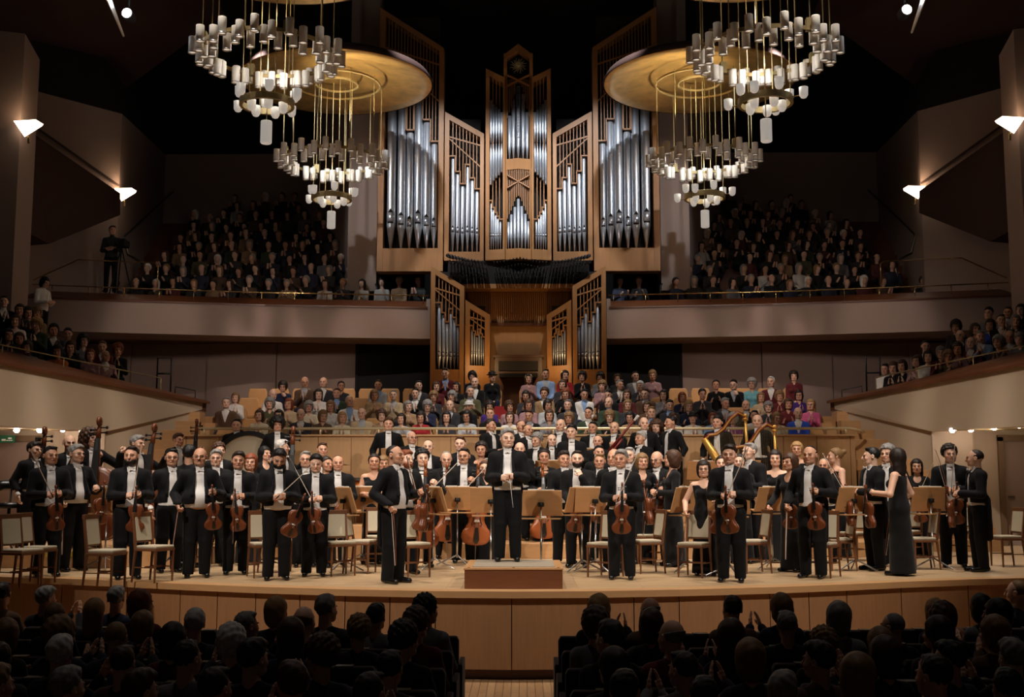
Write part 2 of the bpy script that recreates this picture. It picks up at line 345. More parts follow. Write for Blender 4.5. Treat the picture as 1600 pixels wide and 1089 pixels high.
def frame(o, zdir, ydir):            # matrix whose Z is zdir and whose -Y leans to ydir
    z = Vector(zdir).normalized(); y = -Vector(ydir); y = (y - z * y.dot(z)).normalized(); x = y.cross(z)
    return Matrix(((x.x, y.x, z.x, o[0]), (x.y, y.y, z.y, o[1]), (x.z, y.z, z.z, o[2]), (0, 0, 0, 1)))
def elbow(S, W, hint, l1=.29, l2=.27):
    S = np.array(S, float); W = np.array(W, float); d = W - S; D = np.linalg.norm(d)
    if D > .545: W = S + d / D * .545; d = W - S; D = .545
    u = d / D; a = (l1 * l1 - l2 * l2 + D * D) / (2 * D); hh = math.sqrt(max(l1 * l1 - a * a, 0)); n = np.array(hint, float); n -= u * (n @ u); n /= np.linalg.norm(n)
    return S + u * a + n * hh, W
# wrists (right = -X, left = +X), elbow hints, hand direction, palm direction, hand kind, for a body facing -Y
PALM_IN = 1
POSES = {
 'violin_front': dict(R=((-.1, -.27, 1.12), (-1, .3, -.5), (.9, -.35, .15), (.2, .9, -.4), 'grip'), L=((.12, -.27, 1.14), (1, .3, -.5), (-.9, -.3, .1), (-.2, .9, -.4), 'grip')),
 'violin_side': dict(R=((-.27, -.16, 1.0), (-1, .6, 0), (.15, -.5, -.8), (1, 0, 0), 'grip'), L=((.2, -.27, 1.16), (1, .4, -.4), (-.6, -.6, .25), (-.7, .6, -.3), 'grip')),
 'clasp': dict(R=((-.1, -.26, 1.13), (-1, .5, -.3), (.95, -.3, -.1), (.1, .95, 0), 'relax'), L=((.1, -.27, 1.15), (1, .5, -.3), (-.95, -.3, -.1), (-.1, .95, 0), 'relax')),
 'sides': dict(R=((-.27, -.05, .9), (-.5, 1, 0), (0, -.15, -1), (1, 0, 0), 'relax'), L=((.27, -.05, .9), (.5, 1, 0), (0, -.15, -1), (-1, 0, 0), 'relax')),
 'cello': dict(R=((-.12, -.3, 1.1), (-1, .4, -.4), (.7, -.5, .2), (.3, .7, -.6), 'grip'), L=((.17, -.3, 1.26), (1, .3, -.5), (-.7, -.4, .5), (-.6, .8, 0), 'grip')),
 'bass': dict(R=((-.2, -.2, 1.02), (-1, .5, -.2), (.4, -.7, -.4), (.8, .3, -.4), 'grip'), L=((.34, -.26, 1.42), (1, .3, -.5), (.5, -.5, .6), (-.5, .8, 0), 'grip')),
 'wind': dict(R=((-.09, -.29, 1.1), (-1, .4, -.4), (.6, -.3, .5), (.3, .9, 0), 'grip'), L=((.08, -.29, 1.27), (1, .3, -.6), (-.5, -.4, .6), (-.3, .9, 0), 'grip')),
 'applaud': dict(R=((-.05, -.3, 1.27), (-1, .3, -.6), (.12, -.45, .85), (1, 0, 0), 'flat'), L=((.05, -.3, 1.27), (1, .3, -.6), (-.12, -.45, .85), (-1, 0, 0), 'flat')),
 'clap_wide': dict(R=((-.12, -.3, 1.2), (-1, .3, -.5), (.3, -.6, .7), (1, 0, 0), 'flat'), L=((.11, -.3, 1.24), (1, .3, -.5), (-.2, -.6, .7), (-1, 0, 0), 'flat')),
 'clap_high': dict(R=((.1, -.36, 1.44), (-1, .2, -.8), (.2, -.3, .9), (1, 0, 0), 'flat'), L=((.2, -.36, 1.44), (1, .2, -.8), (-.1, -.3, .9), (-1, 0, 0), 'flat')),
 'lap': dict(R=((-.08, -.26, .98), (-1, .5, -.2), (.8, -.6, -.1), (0, .3, -1), 'relax'), L=((.08, -.28, .99), (1, .5, -.2), (-.8, -.6, -.1), (0, .3, -1), 'relax')),
 'chin': dict(R=((-.06, -.24, 1.0), (-1, .5, -.3), (.9, -.3, 0), (0, .5, -1), 'relax'), L=((.09, -.2, 1.38), (1, -.2, -1), (-.4, .1, .9), (-.5, .8, 0), 'relax')),
}
PROTO = {}
def build_proto(sex, pose, seated, fine, hy, hp, sleeves=True, belly=0, tails=True):
    """all meshes of one figure, standing 1.78 m with feet at z = 0 or seated with feet at z = 0; returns part meshes and the head matrix"""
    key = (sex, pose, seated, fine, hy, hp, sleeves, belly, tails)
    if key in PROTO: return PROTO[key]
    fem = sex == 'f'; sw = .155 if fem else .178; P = POSES[pose]; dz = .43 if seated else 0
    hh = {2: .0055, 1: .0075, 0: .011}[fine]; hb = {2: .013, 1: .017, 0: .022}[fine]
    neck = Vector((0, -.005, 1.535)); HM = Matrix.Translation(neck) @ Euler((hp, 0, hy)).to_matrix().to_4x4() @ Matrix.Diagonal((1.13, 1.1, 1.08, 1))
    arms = {}
    for sd, s in (('R', -1), ('L', 1)):
        S = (s * sw, .01, 1.4); E_, W = elbow(S, P[sd][0], (s * .5, .55, -.75) if pose != 'sides' else P[sd][1]); arms[sd] = (np.array(S), E_, W, P[sd])
    lo, hi = (-.62, -.68, 0), (.62, .34, 1.62)
    def torso(F_, g):
        F_.ell((0, .0, 1.3), (.15 + g if fem else .165 + g, .105 + g, .19), .0).ell((0, -.005 - belly * .5, 1.08), (.125 + g + belly if fem else .15 + g + belly, .105 + g + belly, .17), .08).ell((0, .005, .94), (.16 + g, .11 + g, .12), .06)
        F_.cap((-sw + .02, .01, 1.395), (sw - .02, .01, 1.395), .052 + g, .052 + g, .06)
        for s in (-1, 1): F_.cap((0, .015, 1.475), (s * .14, .012, 1.41), .034 + g, .045 + g, .03)
        if fem:
            for s in (-1, 1): F_.ell((s * .065, -.09, 1.28), (.06 + g * .5, .05 + g * .5, .06), .03)
    def armp(F_, g, frac=1.0, r=(.052, .043, .034)):
        for sd in arms:
            S, E_, W, _ = arms[sd]; F_.cap(S, E_, r[0] + g, r[1] + g, .04)
            if frac > .5: F_.cap(E_, E_ + (W - E_) * frac, r[1] + g, r[2] + g * .8 + .004, .02)
    out = {}
    # body: head, hands, trunk and limbs as one mesh
    hv, hq, ht = get_head(fem, hh); parts = [(xf(HM, hv), hq, ht)]
    B = Field((-.62, -.68, .8), (.62, .3, 1.56), max(hb, .014)); torso(B, -.012); armp(B, -.016 if (sleeves or not fem) else 0); B.cap((0, .015, 1.42), (0, 0, 1.56), .055, .05, .03)
    bv, bq = B.net(); parts.append((bv, bq, np.ones((len(bv), 3))))
    for sd in arms:
        S, E_, W, p = arms[sd]; v, q, t = get_hand(p[4], {2: .006, 1: .008, 0: .011}[fine])
        v = v.copy()
        if sd == 'R': v[:, 0] *= -1; q = q[:, ::-1]
        parts.append((xf(frame(W, p[2], p[3]), v * (.9 if fem else 1)), q, t))
    if seated:
        lg = Field((-.3, -.7, .36), (.3, .2, 1.1), .022)
        for s in (-1, 1): lg.cap((s * .09, 0, .93), (s * .11, -.42, .96), .06, .05, .03).cap((s * .11, -.42, .96), (s * .11, -.44, .5), .045, .035, .02).cap((s * .11, -.42, .47), (s * .11, -.58, .46), .035, .03, .02)
        v, q = lg.net(); parts.append((v, q, np.ones((len(v), 3))))
    V, Q, T = joinVF(parts)
    def fin(name, F_, m):
        v, q = F_.net(); v[:, 2] -= dz; out[name] = npmesh(name, v, q, m)
    V[:, 2] -= dz; out['body'] = npmesh('person_body', V, Q, M['skin'], T)
    # clothes
    if fem and not seated:
        D = Field((-.62, -.68, .02), (.62, .34, 1.56), hb); torso(D, .006)
        if sleeves: armp(D, .006, .93)
        D.cap((0, .0, .98), (0, .02, .06), .15, .2, .05, flat=(1, 1.2, 1)).wob(.003, 34)
        D.ell((0, -.1, 1.48), (.085, .09, .13), 0, True)
        if not sleeves: D.keep(lambda x, y, z: np.minimum((z - 1.40), np.abs(x) * 0 + 1)); 
        if not sleeves:
            for s in (-1, 1): D.cap((s * .09, -.06, 1.38), (s * .1, .05, 1.44), .018, .018, .01)
        fin('dress', D, M['cloth'])
    elif seated or not tails:
        D = Field((-.62, -.68, .84), (.62, .34, 1.56), hb); torso(D, .012 if not fem else .008); armp(D, .008, .92); D.wob(.003, 40)
        D.ell((0, -.1, 1.5), (.05, .07, .08), 0, True)
        if not fem: D.keep(lambda x, y, z: np.minimum((z - 1.2) * .3 - np.abs(x), -.03 - y))
        fin('sweater' if fem else 'jacket', D, M['cloth'])
        if not fem:
            D = Field((-.2, -.2, 1.2), (.2, .2, 1.56), hb); torso(D, .002); D.keep(lambda x, y, z: np.maximum(np.abs(x) - .1, z - 1.49)); D.cap((0, .0, 1.46), (0, -.005, 1.5), .06, .058, .02); fin('shirt', D, M['cloth'])
        D = Field((-.35, -.75, .44 if seated else .03), (.35, .3, 1.12), hb)
        if seated:
            D.ell((0, .0, .93), (.18, .13, .12), 0)
            for s in (-1, 1): D.cap((s * .09, -.02, .93), (s * .11, -.43, .96), .085, .068, .04).cap((s * .11, -.43, .95), (s * .11, -.45, .5), .065, .05, .02)
        else:
            D.ell((0, 0, .94), (.165, .12, .13), 0)
            for s in (-1, 1): D.cap((s * .09, 0, .88), (s * .1, -.01, .5), .092, .068, .04).cap((s * .1, -.01, .5), (s * .105, .01, .07), .068, .06, .02)
        fin('trousers', D, M['cloth'])
    else:
        D = Field(lo, hi, hb); torso(D, .024); armp(D, .02, .94)
        D.cap((-.1, .07, 1.02), (-.1, .1, .52), .1, .075, .04, flat=(1, 1.4, 1)).cap((.1, .07, 1.02), (.1, .1, .52), .1, .075, .04, flat=(1, 1.4, 1)).cap((0, .1, 1.0), (0, .12, .6), .07, .05, .04)
        for s in (-1, 1): D.cap((s * .05, -.095, 1.45), (s * (.085 + belly * .3), -.128 - belly * 1.2, 1.13), .014, .022, .006)
        D.wob(.003, 32)
        D.keep(lambda x, y, z: np.minimum(np.minimum((.05 + .03 * (1.45 - z)) - np.abs(x), -.02 - y) * 1.0, .9 - 0 * z))        # the open front
        D.keep(lambda x, y, z: np.where(y < .05, (1.0 + .12 * np.maximum(.14 - np.abs(x), 0)) - z, -1.0) * .9)
        fin('tailcoat', D, M['tails'])
        D = Field((-.3, -.3, .92), (.3, .3, 1.56), hb); torso(D, .007); D.keep(lambda x, y, z: np.maximum(.955 - z, z - 1.49)); D.cap((0, .012, 1.46), (0, -.002, 1.51), .06, .058, .01)
        v1, q1 = D.net(); pp = [(v1, q1, np.ones((len(v1), 3)))]
        for sd in arms:
            S, E_, W, _ = arms[sd]; u = (W - E_) / np.linalg.norm(W - E_); C_ = Field(W - .08, W + .08, .009); C_.cap(W - u * .035, W - u * .006, .038, .038, 0); C_.keep(lambda x, y, z, W=W, u=u: ((x - W[0]) * u[0] + (y - W[1]) * u[1] + (z - W[2]) * u[2]) - .0)
            v, q = C_.net(); pp.append((v, q, np.ones((len(v), 3))))
        v, q, _ = joinVF(pp); out['shirt'] = npmesh('shirt', v, q, M['shirt'])
        D = Field((-.26, -.2, .03), (.26, .24, 1.06), hb); D.ell((0, .005, .94), (.168, .12, .115), 0)
        for s in (-1, 1): D.cap((s * .086, .0, .88), (s * .096, -.012, .5), .105, .085, .03).cap((s * .096, -.012, .5), (s * .103, .012, .07), .085, .072, .02)
        D.wob(.003, 24); fin('trousers', D, M['tails'])
        b = MB()
        for s in (-1, 1): b.add([(0, -.1, 1.492), (s * .045, -.1, 1.512), (s * .045, -.1, 1.472), (0, -.112, 1.492), (s * .045, -.112, 1.51), (s * .045, -.112, 1.474)], [(0, 1, 2), (3, 5, 4), (0, 3, 4, 1), (1, 4, 5, 2), (2, 5, 3, 0)])
        b.box((-.008, -.116, 1.484), (.008, -.098, 1.5)); out['bow_tie'] = b.mesh('bow_tie', M['shirt'])
    if not seated:
        for nm, s in (('shoe', -1), ('shoe.l', 1)):
            D = Field((s * .11 - .08, -.25, -.01), (s * .11 + .08, .14, .14), .012)
            D.cap((s * .11, .055, .05), (s * .125, -.15, .03), .04, .036, 0).cap((s * .107, .02, .07), (s * .107, .02, .1), .042, .045, .02); D.keep(lambda x, y, z: .004 - z)
            fin(nm, D, M['shoe'])
    HM2 = Matrix.Translation((0, 0, -dz)) @ HM
    PROTO[key] = (out, HM2, arms, dz); return PROTO[key]
HAIR = {}
def hairmesh(style, h=.008):
    if (style, h) in HAIR: return HAIR[(style, h)]
    F_ = Field((-.17, -.17, -.36), (.17, .2, .32), h); sh = .06 if style == 'thin' else 0
    front = lambda x, y, z: np.minimum(-(.657 * (y + .078 - sh) + .757 * (z - .196)), np.maximum(-.016 - y - .0 * z, .078 + .3 * np.abs(y) - z) + 4 * np.maximum(z - (.15 if sh else .18), 0))
    face = lambda F_, w=.058: F_.keep(lambda x, y, z: np.minimum(np.minimum(w - np.abs(x), -.03 - y), .172 - z) * 1.0)
    c, r = (0, .014, .138), np.array((.074, .093, .09))
    if style in ('short', 'thin', 'bald', 'side'):
        F_.ell((0, .022, .147) if style != 'thin' else (0, .018, .141), (.079, .094, .092) if style != 'thin' else (.077, .093, .09), 0).keep(front)
        if style == 'bald': F_.keep(lambda x, y, z: z - .14 - .25 * np.maximum(y, 0))
        if style == 'side': F_.ell((.03, -.04, .215), (.06, .05, .03), .02)
        if style == 'short': F_.ell((.014, -.04, .212), (.05, .034, .02), .02).keep(front).wob(.0035, 130)
    elif style == 'full': F_.ell((0, .024, .15), (.083, .098, .098), 0).ell((.01, -.012, .198), (.062, .08, .05), .02).keep(front).wob(.005, 90)
    elif style == 'curly': F_.ell((0, .026, .155), r + .024, 0).keep(front).wob(.009, 120)
    elif style == 'afro': F_.ell((0, .02, .155), r + .058, 0); face(F_, .062); F_.wob(.01, 110)
    elif style == 'bun': F_.ell(c, r + .012, 0).keep(front); F_.ell((0, .12, .17), (.042, .04, .042), .01)
    elif style == 'bob': F_.ell((0, .02, .143), r + .02, 0).ell((0, .035, .07), (.092, .085, .11), .03); face(F_); F_.keep(lambda x, y, z: -.03 - z); F_.wob(.003, 80)
    elif style == 'puffy': F_.ell((0, .02, .15), r + .034, 0).ell((0, .03, .09), (.1, .085, .09), .03); face(F_, .06); F_.wob(.007, 95)
    elif style == 'long': F_.ell((0, .02, .143), r + .018, 0).ell((0, .05, .0), (.092, .06, .2), .05); face(F_); F_.wob(.004, 60)
    elif style == 'longcurly': F_.ell((0, .03, .14), r + .045, 0).ell((0, .05, .0), (.14, .09, .19), .05); face(F_, .062); F_.wob(.012, 90)
    elif style == 'beard':
        F_ = Field((-.12, -.16, -.05), (.12, .06, .12), h); F_.ell((0, -.042, .045), (.067, .062, .06), 0).keep(lambda x, y, z: z - .062 - .3 * np.maximum(np.abs(x) - .03, 0)).cap((-.018, -.1, .053), (.018, -.1, .053), .008, neg=True).keep(lambda x, y, z: y + .005)
    elif style == 'moustache':
        F_ = Field((-.05, -.14, .04), (.05, -.06, .09), h); F_.cap((0, -.099, .066), (-.026, -.09, .058), .007, .004, 0).cap((0, -.099, .066), (.026, -.09, .058), .007, .004, 0)
    elif style == 'hat':
        F_.ell((0, .014, .19), (.095, .11, .075), 0).ell((0, .01, .165), (.14, .155, .014), .01)
    v, q = F_.net(); HAIR[(style, h)] = npmesh(style, v, q, M['hair']); return HAIR[(style, h)]
_g = MB()
for s in (-1, 1): _g.tube([(s * .032 + .02 * math.cos(a), -.108 + .004 * math.cos(a) ** 2, .111 + .015 * math.sin(a)) for a in np.linspace(0, 2 * PI, 13)], .0018, 5); _g.tube([(s * .052, -.106, .114), (s * .078, -.05, .114), (s * .08, .0, .112)], .0018, 5)
_g.tube([(-.012, -.112, .115), (.012, -.112, .115)], .0018, 5); GLASSES = _g.mesh('glasses', M['ebony'])
HC = {'black': lin(20, 16, 15), 'dark': lin(38, 27, 22), 'brown': lin(72, 46, 30), 'red': lin(120, 58, 30), 'blond': lin(168, 130, 84), 'fair': lin(130, 98, 62), 'grey': lin(130, 126, 122), 'white': lin(205, 200, 194), 'silver': lin(166, 162, 158)}
SKIN = [lin(226, 178, 150), lin(214, 164, 136), lin(232, 188, 162), lin(204, 152, 122)]
CC = dict(black=lin(14, 13, 15), navy=lin(34, 38, 62), brown=lin(92, 66, 48), camel=lin(156, 124, 90), beige=lin(190, 166, 132), white=lin(226, 220, 212), grey=lin(120, 118, 122), lightgrey=lin(172, 172, 174), green=lin(52, 66, 48), red=lin(150, 30, 36), maroon=lin(92, 30, 34),
          pink=lin(160, 122, 124), hotpink=lin(206, 96, 140), purple=lin(150, 70, 150), violet=lin(66, 40, 110), blue=lin(50, 84, 190), lightblue=lin(140, 168, 208), turquoise=lin(110, 170, 178), charcoal=lin(52, 50, 54), cream=lin(222, 208, 178), olive=lin(86, 82, 56), orange=lin(200, 112, 60))
def person(sex, pose, M_, label, hair='short', hc='dark', seated=False, fine=2, hy=0, hp=0, top=None, legs=None, sleeves=True, belly=0, tails=True, glasses=False, beard=None, skin=None, shirtc=None, group=None, hh=None, cat='person'):
    out, HM, arms, dz = build_proto(sex, pose, seated, fine, round(hy * 5) / 5, round(hp * 5) / 5, sleeves, belly, tails)
    o = link('person', out['body'], None, skin or random.choice(SKIN)); o.matrix_basis = M_; tag(o, label, cat, group)
    for n, me in out.items():
        if n == 'body': continue
        c = CC['black']
        if n in ('sweater', 'jacket', 'dress'): c = top or CC['black']
        if n == 'trousers': c = legs or CC['black']
        if n == 'shirt': c = shirtc or CC['white']
        link(n.split('.')[0], me, o, c)
    hres = hh or (.009 if fine else .012)
    if hair and hair != 'none': link('hat' if hair == 'hat' else 'hair', hairmesh(hair, hres), o, HC[hc] if isinstance(hc, str) else hc, HM)
    if beard: link(beard, hairmesh(beard, .007), o, HC[hc], HM)
    if glasses: link('glasses', GLASSES, o, None, HM)
    return o, arms
# ================================================================== THE HALL
def mir(mb, s):                      # mirror a builder across the middle of the hall
    if s < 0: mb.v = [(-x, y, z) for x, y, z in mb.v]; mb.f = [tuple(reversed(f)) for f in mb.f]
    return mb
SIDE = {-1: 'left', 1: 'right'}
ZH = -1.03
struct(MB().box((-14, -4, ZH - .2), (14, 16.5, ZH)), 'floor_hall', M['hallfloor'])
edge = [(0, 13.4), (.9, 13.46), (2, 13.66), (3.15, 13.98), (4.2, 14.38), (5, 14.74), (6.0, 15.1), (6.9, 15.35), (8.2, 15.6), (11.9, 16.0)]
def outline(inset, yb=23.3): return [(x, y + inset) for x, y in edge][::-1] + [(-x, y + inset) for x, y in edge[1:]]
eo = outline(0); ei = outline(.06); ek = outline(.2)
struct(MB().prism(eo + [(-11.9, 23.3), (11.9, 23.3)], -.07, 0, 'z'), 'floor_stage', M['stagefloor'])
fr = MB()
for p, q, z0, z1 in ((ei, 0, -.9, -.075),):
    for i in range(len(ei) - 1):
        (x0, y0), (x1, y1) = ei[i], ei[i + 1]; n = max(1, int(math.hypot(x1 - x0, y1 - y0) / .55)); 
        for k in range(n):
            a, b = k / n, (k + 1) / n; g = .006 / max(math.hypot(x1 - x0, y1 - y0), .1); P0 = (x0 + (x1 - x0) * (a + g), y0 + (y1 - y0) * (a + g)); P1 = (x0 + (x1 - x0) * (b - g), y0 + (y1 - y0) * (b - g))
            fr.prism([P0, P1, (P1[0], P1[1] + .03), (P0[0], P0[1] + .03)], z0, z1, 'z')
mb = MB()
for i in range(len(eo) - 1): mb.prism([eo[i], eo[i + 1], (eo[i + 1][0], eo[i + 1][1] + .3), (eo[i][0], eo[i][1] + .3)], -.075, .003, 'z')
mb.v = [(x, y - .004, z) for x, y, z in mb.v]; struct(mb, 'trim_stage_edge', M['riser'])
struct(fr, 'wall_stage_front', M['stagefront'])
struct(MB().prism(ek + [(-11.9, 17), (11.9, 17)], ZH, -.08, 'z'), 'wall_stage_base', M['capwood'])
# risers
def riser(name, poly, z0, z1): return struct(MB().prism(poly, z0, z1, 'z'), name, M['riser'], bevel=.008)
riser('floor_riser_low', [(-11.5, 16.9), (-6.1, 16.9), (-4.6, 17.9), (-3.8, 19.0), (5.2, 19.0), (6.6, 19.8), (6.9, 23.25), (-11.5, 23.25)], 0, .25)
riser('floor_riser_middle', [(-6.6, 20.2), (5.4, 20.2), (6.8, 21.0), (6.8, 23.25), (-6.9, 23.25), (-6.9, 20.2)], .25, .5)
riser('floor_riser_high', [(-6.5, 21.4), (6.6, 21.4), (6.6, 23.25), (-6.5, 23.25)], .5, .75)
def fz(x, y):
    z = 0
    if y > 19.0 and -6 < x < 5.2 or (x < -6.1 and y > 16.9) or (x < -4.6 and y > 17.95): z = .25
    if y > 20.2 and -6.9 < x < 5.4 : z = .5
    if y > 21.4 and abs(x) < 6.4: z = .75
    return z
tp = MB()
for i in range(6):
    x = -7.1 + i * .12; tp.prism([(x, .17), (x + .06, .17), (x + .1, .25), (x + .04, .25)], 16.895, 16.9, 'y')
tag(tp.obj('hazard_tape', M['yellow']), 'yellow and black hazard tape on the edge of the bass side riser', 'tape')
# choir parapet and tiers
struct(MB().box((-6.9, 23.27, 0), (6.95, 23.45, 2.2)), 'wall_choir_parapet', M['parapet'])
pj = MB()
for i in range(21): pj.box((-6.85 + i * .685, 23.262, .75), (-6.842 + i * .685, 23.27, 2.2))
struct(pj, 'trim_1', M['capwood'])
struct(MB().box((-6.95, 23.22, 2.2), (7.0, 23.5, 2.235)), 'trim_2', M['parapet'])
ROWY = [24.55 + .9 * i for i in range(5)]
for i, y in enumerate(ROWY): struct(MB().box((-6.78, y - .62, 0), (6.78, y + .3 if i < 4 else 30.4, 1.5 + .3 * i)), 'floor_choir_tier', M['riser'])
def rail(name, label, runs, posts, r=.02, m='brass'):
    t = thing(name, label, 'handrail', runs[0][0]); inv = Matrix.Translation(-Vector(runs[0][0]))
    for rn in runs: o = MB().tube(rn, r, 8).obj('rail_bar', M[m], t, smooth=True); o.matrix_parent_inverse = inv
    for a, b in posts: o = MB().tube([a, b], r * .75, 6).obj('post', M[m], t, smooth=True); o.matrix_parent_inverse = inv
    return t
rail('brass_handrail', 'long polished brass rail along the choir parapet behind the orchestra', [[(-6.6, 23.36, 2.36), (6.9, 23.36, 2.36), (7.25, 23.6, 2.3), (7.3, 24.2, 2.3)]], [((x, 23.36, 2.23), (x, 23.36, 2.36)) for x in np.linspace(-6.5, 6.8, 12)], .03, 'railbrass')
for s in (-1, 1):
    # stairs beside the choir
    for i in range(13):
        z = .215 * (i + 1); y = 20.9 + .318 * i
        struct(mir(MB().box((6.95 if y < 23.3 else 7.0, y, 0 if i < 3 else z - .6), (8.9, y + .42, z)), s), 'floor_stair_' + SIDE[s], M['riser'], bevel=.006)
    for i in range(12): struct(mir(MB().box((6.78, 24.75 + .4 * i, 1.2), (8.9 + .1 * i, 25.2 + .4 * i, min(2.42 + .15 * i, 2.76))), s), 'floor_stair_' + SIDE[s], M['riser'])
    # terrace: parapet panel, cap, soffit, walls beneath
    A_, B_, C_ = (7.02, 25.0), (8.32, 22.7), (9.5, 20.6); D_ = (11.6, 16.9)
    def zt(y): return 3.03 + (25.0 - y) * .094
    v = [(A_[0], A_[1], zt(25)), (A_[0] + .02, A_[1] + .02, 2.86), (B_[0], B_[1], 2.27), (B_[0], B_[1], zt(22.7)), (C_[0], C_[1], zt(20.6)), (C_[0], C_[1], 2.29), (D_[0], D_[1], zt(16.9)), (D_[0], D_[1], 2.31)]
    th = (.25, .14, 0); v2 = [(x + th[0], y + th[1], z) for x, y, z in v]
    mb = MB(); mb.add(v + v2, [(0, 1, 2, 3), (3, 2, 5, 4), (4, 5, 7, 6), (8, 11, 10, 9), (11, 12, 13, 10), (12, 14, 15, 13), (0, 3, 11, 8), (3, 4, 12, 11), (4, 6, 14, 12), (1, 9, 10, 2), (2, 10, 13, 5), (5, 13, 15, 7), (0, 8, 9, 1)])
    struct(mir(mb, s), 'wall_terrace_' + SIDE[s], M['plaster'])
    # sloping wooden cap
    def capstrip(y): return 7.02 + (25.0 - y) * .5623
    mb = MB(); P = []
    for y in (25.08, 23.6, 22.7, 20.6, 18.8, 16.9):
        x = capstrip(y) - (.05 if y < 25 else .1); z = zt(y); wd = min(.12 + (25.08 - y) * .12, .5)
        P.append([(x, y - .03, z - .035), (x, y - .03, z + .02), (x + wd * .86, y + wd * .5, z + .05 + (25.08 - y) * .068), (x + wd * .9, y + wd * .5, z - .2)])
    struct(mir(mb.grid(P), s), 'trim_terrace_' + SIDE[s], M['capwood'])
    # terrace tiers for the seats, rising away from the stage
    for k in range(5):
        a = .5 + .8 * k; mb = MB(); pts = []
        for y in (24.9, 16.9): pts.append((capstrip(y) + a * .88, y + a * .5))
        for y in (16.9, 24.9): pts.append((capstrip(y) + (a + .82) * .88, y + (a + .82) * .5))
        z0, z1 = zt(24.9) - .35 + .22 * k, zt(16.9) - .55 + .42 * k
        n = 4; vv = [(pts[0][0], pts[0][1], z0), (pts[1][0], pts[1][1], z1), (pts[2][0], pts[2][1], z1), (pts[3][0], pts[3][1], z0)]; vv += [(x, y, 2.89 if y > 23.5 else 2.36) for x, y, z in vv]
        mb.add(vv, [(0, 1, 2, 3), (7, 6, 5, 4), (0, 4, 5, 1), (2, 6, 7, 3), (1, 5, 6, 2), (3, 7, 4, 0)]); struct(mir(mb, s), 'floor_terrace_' + SIDE[s], M['capwood'])
    # wall under the terrace, along the stairs
    mb = MB(); mb.prism([(8.36, 22.76), (7.1, 24.98), (7.3, 25.1), (8.6, 22.9)], 0, 2.9, 'z'); struct(mir(mb, s), 'wall_stair_' + SIDE[s], M['plaster'])
    mb = MB().box((8.34, 22.72, 0), (9.15, 22.95, 2.32)); mb.box((9.15, 22.85, 0), (9.75, 23.0, 2.32)).box((10.75, 22.72, 0), (13, 22.95, 2.32)).box((9.75, 22.85, 2.08), (10.75, 22.95, 2.32)); struct(mir(mb, s), 'wall_stage_' + SIDE[s], M['plaster'])
    mb = MB().box((9.68, 22.78, 0), (9.78, 22.9, 2.16)).box((10.72, 22.78, 0), (10.82, 22.9, 2.16)).box((9.68, 22.78, 2.08), (10.82, 22.9, 2.2)); struct(mir(mb, s), 'trim_door_' + SIDE[s], M['doorframe'])
    d = struct(mir(MB().box((9.78, 22.86, 0), (10.72, 22.9, 2.08)), s), 'door_1' if s < 0 else 'door_2', M['plasterdim']); h = mir(MB().box((9.86, 22.82, .95), (9.98, 22.86, .98)), s).obj('door_handle', M['chrome'], d)
    struct(mir(MB().box((8.3, 18.4, 2.32), (13.2, 23.0, 2.4)), s), 'ceiling_under_terrace_' + SIDE[s], M['plaster']) if False else None
    # inner soffit strip
    mb = MB(); mb.add([(8.32, 22.7, 2.3), (9.5, 20.6, 2.3), (11.6, 16.9, 2.3), (14, 16.9, 2.3), (14, 23.0, 2.3), (8.32, 23.0, 2.3)], [(0, 1, 2, 3, 4, 5)]); struct(mir(mb, s), 'ceiling_terrace_' + SIDE[s], M['plaster'])
    # wall under the balcony: panels with joints
    for k, (x0, x1, yy) in enumerate(((4.42, 6.6, 30.5), (6.62, 8.5, 30.42), (8.52, 10.6, 30.5), (10.62, 14, 30.4))):
        struct(mir(MB().box((x0, yy, 1.5), (x1, yy + .2, 5.1)), s), 'wall_choir_panel_' + SIDE[s], M['plasterdim'])
    struct(mir(MB().box((11.8, 24, 2), (12.0, 30.5, 5.2)), s), 'wall_side_' + SIDE[s], M['plasterdim'])
    # black sheet standing for the unlit depth of the passage
    struct(mir(MB().box((2.3, 30.45, 3.0), (4.42, 30.6, 5.2)), s), 'wall_passage_dark_' + SIDE[s], M['black'])
    struct(mir(MB().box((4.36, 30.38, 3.0), (4.44, 30.5, 5.12)).box((2.3, 30.38, 4.93), (4.4, 30.5, 5.12)), s), 'trim_passage_' + SIDE[s], M['black'])
    # balcony front, cap, rail
    fr_ = [(2.36, 29.0), (6.5, 28.5), (10.1, 27.7), (12.4, 27.1)]; bk = [(x, y + .2) for x, y in fr_]
    mb = MB(); mb.prism([(2.36, 29.0), (6.5, 28.5), (10.1, 27.7), (12.4, 27.1), (12.5, 27.2), (12.5, 29), (10.3, 29), (2.36, 30.5)], 4.95, 5.02, 'z')
    struct(mir(mb, s), 'floor_balcony_' + SIDE[s], M['plasterdim'])
    mb = MB(); P = [[(x, y + .12, 4.95), (x, y, 5.02), (x, y, 5.74), (x, y + .05, 5.78), (x, y + .22, 5.78)] for x, y in fr_]; mb.grid(P); mb.box((2.3, 29.0, 4.95), (2.4, 29.5, 6.0)); struct(mir(mb, s), 'wall_balcony_' + SIDE[s], M['plasterdim'])
    mb = MB(); P = [[(x, y - .03, 5.74), (x, y - .03, 5.78), (x, y + .42, 6.0), (x, y + .46, 5.6)] for x, y in fr_]; mb.grid(P); struct(mir(mb, s), 'trim_balcony_' + SIDE[s], M['capwood'])
    nm = 'bass' if s < 0 else 'harp'
    runs = [[(s * x, y + .2, 6.12) for x, y in fr_]]; posts = []
    for k in range(12):
        t = k / 11; x = 2.5 + 9.1 * t; y = np.interp(x, [p[0] for p in fr_], [p[1] for p in fr_]) + .2; posts.append(((s * x, y, 5.85), (s * x, y, 6.12)))
